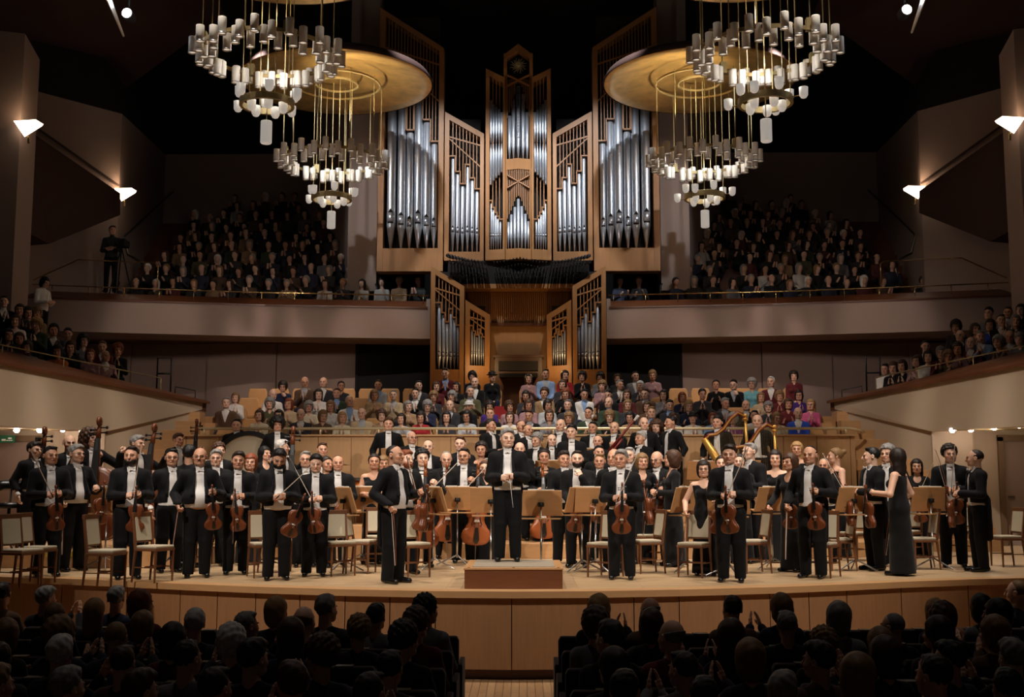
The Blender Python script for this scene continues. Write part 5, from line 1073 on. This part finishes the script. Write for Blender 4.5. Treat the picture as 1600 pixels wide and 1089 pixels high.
# ------------------------------------------------------------------ chairs (px, foot py, turn, label)
CH = [(33, 893, 45, 'outermost chair at the stage edge, empty, bass side'), (56, 888, 55, 'chair back showing behind the outermost front chair, bass side'), (165, 894, 62, 'chair in front of the music stand next to the bow-raising violinist'),
 (240, 886, 50, 'chair between two tailcoats, mostly hidden, near the bass players'), (297, 900, 58, 'front chair before the stout moustached violinist'), (345, 888, 10, 'chair behind the front chair of the stout violinist'), (430, 902, 70, 'front chair before the violinist looking down'), (462, 890, -20, 'chair seat just behind the front violinist with dark bangs'),
 (563, 903, 72, 'front chair with slanted stand beside the concertmaster'), (590, 893, 5, 'chair with square upholstered back behind the front chair near the concertmaster'), (1012, 903, -68, 'front chair near the grey-haired front violist'), (1021, 890, -45, 'chair back just behind the front violist chair'), (1178, 903, -68, 'front chair next to the stage edge violinist, harp side'),
 (1200, 882, -10, 'chair seat glimpsed behind the slanted stand near the brown-bobbed woman'), (1312, 899, -70, 'front chair next to the violinist with the crooked bow tie'), (1442, 897, -68, 'front chair under the outermost music stand, harp side'), (1420, 880, -25, 'chair with tall back behind the woman with long dark hair'), (1500, 878, -30, 'chair behind the young man with the upright bow'),
 (1575, 893, -60, 'outermost chair at the stage edge, harp side'), (1338, 884, -40, 'chair back standing behind the front chair by the black dressed violinist'), (530, 878, 20, 'chair behind the receding-haired violinist'), (412, 880, 15, 'chair in the second rank behind the young dark-haired violinist'), (1085, 880, -20, 'chair behind the woman with dark fringe'), (945, 880, -30, 'chair behind the smiling violist'), (1285, 880, -20, 'chair behind the crooked bow tie violinist'), (645, 880, 30, 'chair behind the curly-haired cellist')]
for px, fy, tn, lb in CH:
    p = G(px, fy - 8, 0); z = fz(p.x, p.y)
    if z: p = G(px, fy - 8, z)
    place('chair', TR((p.x, p.y, fz(p.x, p.y)), TU(tn) - math.atan2(p.x, p.y), (.86, .84, .94)), 'beige upholstered wooden ' + lb, 'orchestra chairs')
place('stool', TR((at(14, 800, 17.4).x, 17.4, .25), TU(20)), 'black padded stool with curved back at the far bass side')
# ------------------------------------------------------------------ music stands (px desk, foot py, turn, desk height factor, label)
ST = [(165, 888, -28, 1, 'by the long-haired bassist, desk tilted'), (268, 888, -60, 1, 'mostly hidden behind the man in glasses'), (538, 893, -65, 1, 'slanting sideways beside the young violinist'), (567, 882, -15, 1, 'behind the chair of the concertmaster'), (714, 884, 4, 1.0, 'largest one facing us beside the podium, bass side'), (680, 890, -62, 1, 'turned nearly edge-on in front of the cellists'),
 (846, 872, -6, .97, 'facing us on the harp side of the podium'), (907, 893, 50, 1, 'slanting in front of the bearded violist'), (1072, 894, 55, 1, 'slanting beside the woman with dark fringe'), (1205, 889, 50, 1, 'slanting near the woman with the brown bob'), (1335, 892, 45, 1, 'near the profile man with white waistcoat'), (1457, 889, 30, 1, 'outermost on the harp side'),
 (767, 868, 0, 1, 'half hidden behind the conductor'), (930, 866, 10, 1, 'behind the bearded violist'), (380, 876, 5, 1, 'behind the young dark-haired violinist'), (1140, 872, -5, 1, 'behind the stage edge violinist'), (1290, 868, -8, 1, 'in the last violin rank, harp side')]
for px, fy, tn, hf, lb in ST:
    p = G(px, fy, 0); z = fz(p.x, p.y)
    if z: p = G(px, fy, z); z = fz(p.x, p.y)
    Mx = TR((p.x, p.y, z), TU(tn) - math.atan2(p.x, p.y), (1.06, 1, hf * 1.04)); place('stand', Mx, 'wooden music stand ' + lb)
    place('score', Mx @ Matrix.Translation((0, .006, .0)), 'white sheet music on the music stand ' + lb)
for px, py, Y, lb in ((620, 722, 21.5, 'below the lone man at the parapet'), (430, 728, 20.9, 'below the percussionist with the afro'), (200, 738, 19.8, 'on the riser among the double basses'), (745, 722, 21.0, 'on the middle riser behind the cellists'), (1098, 722, 21.2, 'large one beside the nearer harp'), (862, 728, 20.4, 'behind the woman cellist'), (1162, 728, 20.4, 'behind the man in dark glasses'), (990, 728, 21.4, 'among the horn players'), (910, 712, 21.6, 'in front of the broad-shouldered black-haired man'), (330, 722, 20.6, 'behind the tall bassist'), (500, 722, 21.2, 'beside the timpani'), (1230, 728, 20.9, 'behind the blonde woman')):
    p = at(px, py, Y); z = fz(p.x, Y); place('stand', TR((p.x, Y, z), 0, (1.1, 1, 1)), 'wooden riser music stand ' + lb); place('score', TR((p.x, Y, z), 0, (1.1, 1, 1)), 'white sheet music on the riser music stand ' + lb)
# ------------------------------------------------------------------ percussion and harps
def timp(x, y, z, R_, lb):
    t = thing('kettledrum', lb, 'timpani', (x, y, z)); MB().lathe([(.001, .28), (R_ * .5, .33), (R_ * .85, .5), (R_, .8)], 32).obj('copper_bowl', M['copper'], t, smooth=True); MB().lathe([(R_ + .02, .79), (R_ + .025, .84), (R_, .845), (R_, .8)], 32, close=True).obj('rim', M['chrome'], t); MB().lathe([(.001, .842), (R_, .84)], 32).obj('drum_head', M['drumskin'], t)
    for k in range(6): a = 2 * PI * k / 6; MB().tube([((R_ + .015) * math.cos(a), (R_ + .015) * math.sin(a), .82), ((R_ * .8) * math.cos(a), (R_ * .8) * math.sin(a), .3), (R_ * .9 * math.cos(a), R_ * .9 * math.sin(a), .0)], .012, 6).obj('leg', M['chrome'], t)
for px, lb in ((528, 'copper kettledrum nearest to the percussionist with the afro'), (566, 'middle copper kettledrum of the three'), (604, 'copper kettledrum nearest to the centre of the stage')): p = at(px, 740, 20.9); timp(p.x, 20.9, fz(p.x, 20.9), .34, lb)
p = at(392, 715, 22.2); t = thing('bass_drum', 'large upright bass drum hoop in front of the choir parapet', 'drum', (p.x, 22.2, fz(p.x, 22.2)))
def rot(mb, z): mb.v = [(x, zz * .42, y + z) for x, y, zz in mb.v]; return mb
rot(MB().lathe([(.62, -.5), (.66, -.5), (.66, .5), (.62, .5)], 40, close=True), .82).obj('shell', M['ebony'], t, smooth=False); rot(MB().lathe([(.001, -.44), (.62, -.44)], 40), .82).obj('drum_head', M['fabric'], t); rot(MB().lathe([(.6, -.52), (.69, -.52), (.69, -.46), (.6, -.46)], 40, close=True), .82).obj('hoop', M['ebony'], t)
for s in (-1, 1): MB().tube([(s * .3, 0, .25), (s * .55, 0, 0)], .02, 6).obj('leg', M['chrome'], t)
p = at(530, 705, 21.4); t = thing('cymbal', 'thin brass cymbal on a stand beside the kettledrums', 'cymbal', (p.x, 21.4, .75)); MB().lathe([(.001, .86), (.03, .855), (.24, .83), (.001, .84)], 28).obj('plate', M['brass'], t, smooth=True); MB().tube([(0, 0, .02), (0, 0, .88)], .01, 6).obj('pole', M['chrome'], t)
for k in range(3): a = 2.1 * k; MB().tube([(0, 0, .25), (.25 * math.cos(a), .25 * math.sin(a), 0)], .01, 6).obj('leg', M['chrome'], t)
def harp(px, Y, sx, lb):
    p = at(px, 700, Y); z = fz(p.x, Y); t = thing('concert_harp', lb, 'harp', (p.x, Y, z), 0, None, (sx, 1, 1))
    MB().tube([(-.42, 0, .1), (-.36, 0, 1.72)], [.035, .028], 12).obj('column', M['harpgold'], t, smooth=True); MB().lathe([(.03, 0), (.06, .03), (.03, .06), (.055, .1), (.03, .13)], 14, (-.36, 0, 1.68)).obj('crown', M['harpgold'], t)
    m = MB(); cv = [(-.36, 0, 1.76), (-.22, 0, 1.83), (-.08, 0, 1.72), (.06, 0, 1.52), (.2, 0, 1.42), (.34, 0, 1.4), (.42, 0, 1.32)]; m.tube(cv, [.04, .045, .04, .035, .035, .04, .045], 8); m.obj('neck', M['harpred'], t, smooth=True)
    m = MB().tube([(x, -.03, zz + .0) for x, _, zz in cv], .018, 6); m.obj('gilded_edge', M['harpgold'], t)
    MB().tube([(.44, 0, 1.34), (-.3, 0, .14)], [.06, .15], 8).obj('soundbox', M['harpgold'], t, smooth=True); MB().box((-.46, -.18, 0), (-.1, .18, .12)).obj('base', M['harpgold'], t, bevel=.02)
    m = MB()
    for k in range(22):
        u = k / 21; x = -.3 + .66 * u; xx = np.interp(x, [c[0] for c in cv], [c[2] for c in cv]); zb = .14 + (x + .3) / .74 * 1.2; m.tube([(x, 0, xx), (x - .02, 0, zb)], .0025, 4)
    m.obj('strings', M['brass'], t)
harp(1180, 20.9, -1, 'large concert harp with red neck and gilded strings frame behind the man in dark glasses'); harp(1136, 21.6, -1, 'concert harp partly hidden beside the black-haired man at the back')
for k, (px, py) in enumerate(((1165, 745), (1210, 668))): pass
# ================================================================== THE AUDIENCE
ORD = ['first', 'second', 'third', 'fourth', 'fifth', 'sixth', 'seventh', 'eighth', 'ninth', 'tenth', 'eleventh', 'twelfth', 'thirteenth', 'fourteenth', 'fifteenth', 'sixteenth', 'seventeenth', 'eighteenth', 'nineteenth', 'twentieth', 'twenty-first', 'twenty-second', 'twenty-third', 'twenty-fourth', 'twenty-fifth', 'twenty-sixth', 'twenty-seventh', 'twenty-eighth', 'twenty-ninth']
HN = {'bald': 'balding', 'hat': 'hat-wearing', 'none': 'bald', 'thin': 'thin-haired'}
CN = {'black': 'black-haired', 'dark': 'dark-haired', 'brown': 'brown-haired', 'red': 'red-haired', 'blond': 'blonde', 'fair': 'fair-haired', 'grey': 'grey-haired', 'white': 'white-haired', 'silver': 'silver-haired'}
TN = {'hotpink': 'bright pink', 'lightgrey': 'light grey', 'lightblue': 'light blue', 'navy': 'navy', 'charcoal': 'charcoal'}
def desc(sex, hair, hc, top): return f"{HN.get(hair, CN[hc])} {'man' if sex == 'm' else 'woman'} in {TN.get(top, top)} top"
# choir seats behind the orchestra: px, row, sex, hair, colour, top, pose
CHOIR = """354 1 m short grey brown lap|368 2 f bob fair white applaud|426 2 m bald white white clap_wide|442 3 f puffy dark navy chin|422 1 f puffy grey olive clap_wide|442 1 f bob red beige applaud|406 0 f bob brown cream applaud|436 0 f long dark camel applaud|476 3 m bald brown brown applaud|505 3 m bald fair charcoal lap|533 3 f bun dark charcoal lap|498 2 f long dark white applaud
525 2 m short brown green applaud|483 1 f puffy grey cream clap_wide|517 1 f long fair white lap|471 0 m bald white charcoal applaud|544 1 m thin white white clap_wide|505 0 f bob fair brown applaud|534 0 f bob blond cream applaud|565 0 m thin fair beige lap|583 0 f puffy brown camel clap_wide|585 2 f bob fair camel applaud|615 2 m short grey beige applaud|591 3 m short brown lightgrey lap|605 0 f long dark lightgrey chin|625 0 f bob dark red lap|638 1 f bob grey camel applaud
654 3 m short dark charcoal lap|680 3 f bob brown maroon lap|696 4 m short brown maroon applaud|713 3 f long dark black applaud|738 4 f puffy black black lap|742 3 m thin fair black lap|769 4 f hat black black lap|649 2 m short dark black applaud|675 2 f puffy fair charcoal applaud|701 2 f puffy grey brown clap_wide|668 1 f puffy grey navy applaud|734 2 m short grey olive clap_wide|765 1 f puffy dark violet chin|703 1 m thin fair charcoal lap|698 0 f long dark charcoal applaud|730 0 f long black lightgrey applaud|722 1 f hat white black lap|766 0 m short fair black lap
826 4 f long dark pink applaud|849 4 m short dark lightblue lap|822 2 f long dark charcoal applaud|850 2 m curly brown camel chin|883 4 f long dark red applaud|907 4 f puffy dark black applaud|879 3 f bob brown charcoal applaud|884 2 f bob red black clap_wide|912 2 m short black white lap|796 1 f puffy brown pink chin|816 1 f bob brown pink applaud|854 1 f bob dark lightgrey applaud|887 1 m short grey charcoal applaud|824 0 m short brown black applaud|856 0 f bob brown grey applaud|791 0 f bob brown white lap|885 0 f puffy fair pink applaud|910 0 m short dark green clap_wide
938 4 f puffy dark grey applaud|956 4 f bob brown charcoal lap|993 4 m short dark grey lap|1015 4 f bob fair pink clap_wide|941 3 f puffy fair pink applaud|966 3 m short grey charcoal applaud|1000 3 f bob white charcoal applaud|951 2 m short black black lap|970 2 f bob brown maroon applaud|1004 2 m short brown brown lap|1032 2 f long dark grey applaud|1046 1 m short dark charcoal applaud|1066 2 f bob red navy applaud|1097 2 f bun black charcoal applaud|1119 3 f bun dark black clap_wide|1145 3 m short black black chin|1175 3 f puffy grey turquoise lap|1205 3 m short white maroon lap|1241 4 f puffy dark maroon lap|1248 2 f bob dark violet applaud
1189 2 f long fair beige clap_wide|1216 2 f puffy fair maroon applaud|951 1 m bald grey green applaud|977 1 f long fair charcoal applaud|1006 1 f bob brown brown applaud|1072 1 f bob blond navy clap_wide|1132 1 m short grey charcoal applaud|1165 1 m thin grey black applaud|1200 1 f puffy grey charcoal applaud|1231 1 f bob brown maroon clap_wide|1266 1 f long blond hotpink applaud|952 0 f puffy fair black clap_wide|984 0 f long dark camel applaud|1018 0 m short fair charcoal lap|1051 0 f bob brown white applaud|1081 0 f hat black white applaud|1113 0 f bob red lightblue clap_wide|1143 0 f puffy white purple applaud|1178 0 m short dark white lap|1212 0 f long fair cream chin|1246 0 m bald grey blue lap"""
PO = {'applaud': 'clapping', 'clap_wide': 'clapping wide', 'lap': 'sitting still', 'chin': 'hand at chin', 'clap_high': 'clapping with raised hands'}
rows = {}
for e in CHOIR.replace('\n', '|').split('|'):
    a = e.split(); px, r = int(a[0]), int(a[1]); x = at(px, 610, ROWY[r]).x; rows.setdefault(r, []).append([x] + a[2:])
RN = ['front', 'second', 'third', 'fourth', 'topmost']
SEATM = MB()
t = PRO['cseat'] = thing('auditorium_chair', 'x', 'seat')
MB().prism([(-.23, .44), (.23, .44), (.24, .8), (.2, .9), (-.2, .9), (-.24, .8)], .2, .27).obj('backrest', M['seatwood'], t, bevel=.02); MB().box((-.23, -.22, .38), (.23, .22, .46)).obj('seat', M['seatwood'], t, bevel=.02); MB().box((-.2, .2, 0), (.2, .24, .44)).obj('support', M['capwood'], t)
for r in sorted(rows):
    L = sorted(rows[r]); y = ROWY[r]; z = 1.5 + .3 * r
    last = -99
    for e in L:                                     # keep elbows apart
        e[0] = max(e[0], last + .43); last = e[0]
    ti = 0
    xs = [e[0] for e in L]
    for i, e in enumerate(L):
        x, sex, hair, hc, top, pose = e; side = 'bass' if i < len(L) / 2 else 'harp'; k = i if side == 'bass' else len(L) - 1 - i
        sc = random.uniform(.94, 1.02) * (.97 if sex == 'f' else 1.02); fl = random.choice((-1, 1))
        person(sex, pose, TR((x, y, z), -x * .03 + random.uniform(-.12, .12), sc), f"{desc(sex, hair, hc, top)} {PO[pose]}, {ORD[k]} from {side} side, {RN[r]} choir row", hair, hc, True, 1, random.uniform(-.35, .35), random.choice((0, 0, .2)), top=CC[top], legs=random.choice((CC['black'], CC['charcoal'], CC['navy'])), shirtc=CC[random.choice(('white', 'lightgrey', 'lightblue'))], glasses=random.random() < .15)
    sx = list(xs)
    gx = -6.6 if r else -6.4
    free = [g for g in np.arange(gx, 6.8, .56) if min([abs(g - q) for q in xs]) > .36]
    allx = sorted([(q, 1) for q in xs] + [(g, 0) for g in free])
    for k, (q, occ) in enumerate(allx):
        side = 'bass' if k < len(allx) / 2 else 'harp'; n = k if side == 'bass' else len(allx) - 1 - k
        if occ: place('cseat', TR((q, y, z)), f"pale orange seat behind a listener, {ORD[n]} from the {side} side, {RN[r]} choir row", 'choir seats')
        elif abs(q) > 1.3 or r < 3: place('cseat', TR((q, y, z)), f"empty pale orange seat, {ORD[n]} from the {side} side, {RN[r]} choir row", 'choir seats')
o = MB().box((-.2, -.03, 0), (.2, .06, .3)).obj('programme_board', mat('red_cloth', lin(150, 24, 24), .8)); o.location = (min([q_.location.x for q_ in bpy.data.objects if q_.name.startswith('auditorium_chair') and abs(q_.location.y - ROWY[2]) < .1], key=lambda v_: abs(v_ + .35)), ROWY[2] + .22, 1.5 + .6 + .63); tag(o, 'small red cloth over a seat back in the middle of the choir seats', 'cloth')
# ------------------------------------------------------------------ stalls in front of the stage, seen from behind
t = PRO['sseat'] = thing('stalls_chair', 'x', 'seat')
MB().prism([(-.25, .3), (.25, .3), (.25, .82), (.23, .86), (-.23, .86), (-.25, .82)], .17, .26).obj('backrest', M['stallseat'], t, bevel=.015); MB().box((-.24, -.28, .36), (.24, .2, .44)).obj('seat', M['stallseat'], t, bevel=.02); MB().box((-.07, .17, .845), (.07, .262, .868)).obj('number_plate', M['stalltop'], t)
for s in (-1, 1): MB().box((s * .26 - .025, -.25, 0), (s * .26 + .025, .25, .6)).obj('armrest', M['stallseat'], t, bevel=.01)
FG = """7 925 m short dark|72 932 m full grey|181 932 m full grey|222 940 f bob red|87 959 m thin fair|152 956 f long blond|236 974 f bob fair|306 971 m full white|385 974 m short grey|34 988 f bob fair|118 988 f puffy fair|273 995 f bob dark|373 1000 f puffy white|197 991 m thin fair|13 1020 f puffy brown|118 1015 f puffy brown|215 1012 m bald fair|410 1018 m full white|194 1037 m full dark|310 1042 m short brown|76 1032 f bob dark|270 1066 m full fair|333 1072 m full grey|147 1075 m full dark|30 1070 m short dark
433 951 f bob blond|485 966 m bald fair|514 948 m full grey|597 961 m full black|668 950 f curly black|455 988 f long brown|560 985 f curly fair|655 972 f curly brown|500 1024 m short dark|557 1024 m full black|615 1020 f curly brown|655 996 f curly dark|455 1037 m short brown|568 1064 m full brown|668 1040 m short black|440 1078 m full brown|505 1070 m short dark|640 1078 m short dark
936 948 f bob blond|990 951 m bald grey|1144 948 m short dark|1212 946 f bob fair|929 972 f puffy brown|1018 972 f bob brown|1123 990 f long brown|952 993 m full dark|1034 990 m bald grey|1070 1024 f bob fair|1112 1027 m full dark|1025 1045 m short dark|915 1037 f long dark|1185 1019 f bob brown|1081 1077 m full grey|957 1074 m short black|1190 1050 f long fair|1020 1085 m short dark
1295 961 f bob grey|1387 964 f puffy brown|1463 953 f bob blond|1521 946 f bob black|1589 922 m thin fair|1230 973 m short grey|1556 956 f bob black|1327 980 m thin grey|1421 985 f long dark|1505 984 f bob fair|1285 1008 f curly fair|1375 1001 f long fair|1477 1009 m short brown|1545 1006 f bob fair|1411 1026 m full black|1445 1022 m full grey|1511 1030 f bob brown|1337 1050 m full grey|1240 1050 m short dark|1440 1075 m short black|1530 1070 f bob dark|1590 1055 m full dark|1280 1080 m short black|1385 1085 f bob dark"""
fgp = []
for e in FG.replace('\n', '|').split('|'):
    a = e.split(); px, py = int(a[0]), int(a[1]); Y = 1757 * 1.2 / (py - 750.0); fgp.append((px, py, Y, a[2], a[3], a[4]))
def rowk(x, Y): return max(0, min(6, round((11.75 - .75 * max(0, 1 - abs(x) / 4.5) - Y) / .92)))
def rowy(k, x): return 11.75 - .75 * max(0, 1 - abs(x) / 4.5) - .92 * k
byrow = {}
for px, py, Y, sex, hair, hc in fgp:
    x = at(px, py, Y).x; k = rowk(x, Y); Yr = rowy(k, x); x = at(px, py, Yr).x; byrow.setdefault((k, x > 0), []).append([x, px, py, Yr, sex, hair, hc])
cols = ['black', 'charcoal', 'navy', 'black', 'brown', 'charcoal', 'maroon', 'grey']
for (k, rt), L in sorted(byrow.items()):
    L.sort(key=lambda e: abs(e[0])); last = 0
    for i, e in enumerate(L):
        s = 1 if rt else -1; ax = max(abs(e[0]), last + .46, .72); last = ax; x = s * ax; y = rowy(k, x)
        zt_ = at(e[1], e[2], y).z; sc = min(max((zt_ - ZH) / 1.25, .9), 1.06)
        pose = random.choice(('clap_high', 'clap_high', 'applaud', 'lap', 'clap_wide')); top = random.choice(cols); side = 'harp' if rt else 'bass'
        Mx = TR((x, y, ZH), PI + random.uniform(-.3, .3) - x * -.06, (sc * (-1 if random.random() < .5 else 1), sc, sc))
        person(e[4], pose, Mx, f"{HN.get(e[5], CN[e[6]])} {'man' if e[4] == 'm' else 'woman'} seen from behind, {ORD[i]} from the aisle, {ORD[k]} stalls row, {side} side", e[5], e[6], True, 2, random.choice((-.6, -.3, 0, .3, .6)), 0, top=CC[top], legs=CC['black'], hh=.007)
for k in range(6):
    for s in (-1, 1):
        n = 0; x = .72
        while x < (.455 * rowy(k, 5)) + .3:
            y = rowy(k, s * x); side = 'harp' if s > 0 else 'bass'
            place('sseat', TR((s * x, y, ZH), PI), f"dark red stalls seat, {ORD[n]} from the aisle, {ORD[k]} row, {side} side", 'stalls seats'); n += 1; x += .56
# ------------------------------------------------------------------ side terraces
LT = "6 470 m short dark black|31 483 f long brown charcoal|43 487 f bob dark grey|57 489 f puffy fair camel|58 505 f puffy blond green|13 522 f long dark charcoal|84 515 m curly dark navy|106 520 m short dark black|30 528 f bob brown maroon|130 531 f puffy black grey|110 541 f bob brown black|160 540 m short fair maroon|184 545 f puffy red black|141 553 f bob red pink|165 555 m thin white pink|43 541 f bob dark grey|90 547 f bob dark orange|24 500 f bob brown white"
RT = "1545 488 m full black grey|1564 499 m short brown black|1587 500 f bob grey charcoal|1595 483 f bob dark black|1575 487 m short brown grey|1494 509 f puffy dark charcoal|1500 523 m bald fair black|1446 539 m short black black|1450 556 f bob dark white|1433 563 f bob brown pink|1410 570 f bob brown black|1396 573 f bob brown black|1384 575 m short black white|1470 549 f bob grey maroon|1482 556 f puffy fair olive|1497 543 f bob brown pink|1517 534 m bald fair maroon|1532 524 m short grey lightblue|1560 533 f puffy grey charcoal|1578 524 m bald fair camel|1594 528 f bob grey grey|1547 507 f bob dark blue|1524 513 f bob brown pink"
for s, T_ in ((-1, LT), (1, RT)):
    LL = sorted([a.split() for a in T_.split('|')], key=lambda a: int(a[0]) * -s); nm = 'bass' if s < 0 else 'harp'
    for i, a in enumerate(LL):
        px, py = int(a[0]), int(a[1]); u = px if s < 0 else 1621 - px; line = 572 + u / 318 * 56; Yp = 20.6 + 4.4 * u / 318; off = line - py
        Y = Yp + .85 + max(0, off - 46) / 28 * .85; q = at(px, py, Y); sc = random.uniform(.95, 1.02)
        pose = random.choice(('applaud', 'clap_wide', 'lap', 'applaud')); Mx = TR((q.x, q.y, q.z - 1.25 * sc), -s * random.uniform(.2, .8), sc)
        person(a[2], pose, Mx, f"{desc(a[2], a[3], a[4], a[5])}, {ORD[i]} from the tip of the {nm} side terrace", a[3], a[4], True, 1, random.uniform(-.3, .3), random.choice((0, .2)), top=CC[a[5]], legs=CC['black'])
q = at(68, 437, 25.6); person('m', 'clasp', TR((q.x, 25.6, q.z - 1.6), 1.2, .93), 'standing woman in white blouse at the foot of the bass side column', 'bob', 'black', False, 1, 0, .3, top=CC['white'], tails=False)
q = at(176, 352, 28.7); person('m', 'clasp', TR((q.x, 28.7, q.z - 1.8), .2, 1.0), 'standing man in grey top beside the camera on the balcony stair', 'short', 'dark', False, 1, .4, .0, top=CC['charcoal'], tails=False, shirtc=CC['charcoal'])
q = at(190, 381, 28.3); t = thing('video_camera', 'black video camera on a tripod beside the standing man on the balcony', 'camera', (q.x, 28.3, q.z)); MB().box((-.12, -.2, -.08), (.14, .2, .1)).obj('camera_body', M['black'], t, bevel=.01); MB().tube([(0, -.2, 0), (0, -.36, 0)], [.05, .06], 12).obj('lens', M['ebony'], t)
for k in range(3): a = 2.1 * k; MB().tube([(0, 0, -.08), (.35 * math.cos(a), .35 * math.sin(a), -1.45)], .02, 6).obj('leg', M['black'], t)
# ------------------------------------------------------------------ the crowd on the two upper balconies: beyond three hundred people, one mesh
def low_person(sex, pose, hair, h=.026):
    fem = sex == 'f'; P = POSES[pose]; parts = []
    def add(F_, c): v, q = F_.net(); parts.append((v, q, np.tile(np.array(c, float), (len(v), 1))))
    D = Field((-.5, -.6, .8), (.5, .3, 1.6), h); D.ell((0, 0, 1.28), (.165, .11, .2), 0).ell((0, 0, 1.0), (.16, .13, .2), .05).cap((-.15, .01, 1.4), (.15, .01, 1.4), .06, .06, .05)
    hands = []
    for sd, s in (('R', -1), ('L', 1)):
        S = (s * .17, .01, 1.4); E_, W = elbow(S, P[sd][0], (s * .5, .55, -.75)); D.cap(S, E_, .058, .05, .02).cap(E_, W, .048, .04, .02); hands.append((W, W + np.array(P[sd][2]) / np.linalg.norm(P[sd][2]) * .14))
    add(D, (2, 0, 0))
    D = Field((-.3, -.6, .4), (.3, .2, 1.05), h * 1.3)
    for s in (-1, 1): D.cap((s * .1, 0, .93), (s * .11, -.42, .95), .08, .065, .03)
    add(D, (3, 0, 0))
    D = Field((-.45, -.62, .85), (.45, .15, 1.85), h * .62); D.ell((0, 0, 1.685), (.083, .1, .1), 0).ell((0, -.035, 1.63), (.066, .066, .085), .03).cap((0, .01, 1.6), (0, .01, 1.45), .05).cap((0, -.12, 1.655), (0, -.13, 1.63), .012, .015, .01)
    for a, b in hands: D.cap(a, b, .034, .028, 0)
    add(D, (0, 0, 0))
    D = Field((-.2, -.2, 1.3), (.2, .25, 1.9), h * .62); r = .02 if hair != 'long' else .026; D.ell((0, .02, 1.695), (.084 + r, .1 + r, .1 + r), 0)
    if hair == 'long': D.ell((0, .05, 1.6), (.1, .07, .14), .03); D.keep(lambda x, y, z: np.minimum(np.minimum(.065 - np.abs(x), -.03 - y), 1.73 - z))
    else: D.keep(lambda x, y, z: -(.657 * (y + .09) + .757 * (z - 1.735)))
    if hair == 'bald': D.keep(lambda x, y, z: z - 1.7)
    add(D, (1, 0, 0)); V, Q, T = joinVF(parts); V[:, 2] -= .43; return V, Q, T[:, 0].astype(int)
LOW = [low_person(s_, p_, h_) for s_, p_, h_ in (('m', 'applaud', 'short'), ('f', 'applaud', 'long'), ('m', 'lap', 'bald'), ('f', 'lap', 'long'), ('m', 'clap_wide', 'short'), ('f', 'chin', 'long'), ('m', 'lap', 'short'))]
skc_dim = np.array([s[:3] for s in SKIN]) * .72; hcs = np.array([HC[k][:3] for k in ('black', 'dark', 'brown', 'fair', 'grey', 'white', 'dark', 'brown')]); tcs_dim = .6 * np.array([CC[k][:3] for k in ('black', 'black', 'navy', 'white', 'charcoal', 'brown', 'maroon', 'grey', 'green', 'black', 'black', 'charcoal', 'camel', 'charcoal', 'black', 'black', 'navy', 'brown', 'olive')])  # balcony dimness put into the colours: skin and clothes darkened
Vs, Qs, Ts, off = [], [], [], 0
for s in (-1, 1):
    for i in range(9):
        y = 30.5 + .94 * i; z = 5.5 + .54 * i; x = (2.75 if i == 0 else 4.0 + .34 * i); xmax = 10.8 if i < 7 else 10.4
        while x < xmax + (.3 if i < 1 else 0):
            if rng.rand() < (.93 if i < 7 else .62):
                V, Q, L = LOW[rng.randint(len(LOW))]; a = rng.uniform(-.25, .25) - s * -.18; sc = rng.uniform(.92, 1.03); ca, sa = math.cos(a), math.sin(a)
                P = V * sc; P = np.stack([P[:, 0] * ca - P[:, 1] * sa + s * x + rng.uniform(-.05, .05), P[:, 0] * sa + P[:, 1] * ca + y + rng.uniform(-.05, .05), P[:, 2] + z + rng.uniform(-.04, .04)], 1)
                pal = np.stack([skc_dim[rng.randint(4)], hcs[rng.randint(8)], tcs_dim[rng.randint(len(tcs_dim))], tcs_dim[rng.choice([0, 1, 2])]]); Vs.append(P); Qs.append(Q + off); Ts.append(pal[L]); off += len(P)
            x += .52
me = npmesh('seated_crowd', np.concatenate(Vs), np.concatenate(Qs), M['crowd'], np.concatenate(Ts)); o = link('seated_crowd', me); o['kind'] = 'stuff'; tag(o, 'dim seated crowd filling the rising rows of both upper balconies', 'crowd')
N_PERSON = len([o for o in bpy.data.objects if o.name.startswith('person') and o.parent is None])
print('persons', N_PERSON, 'crowd verts', off, 'objects', len(bpy.data.objects))
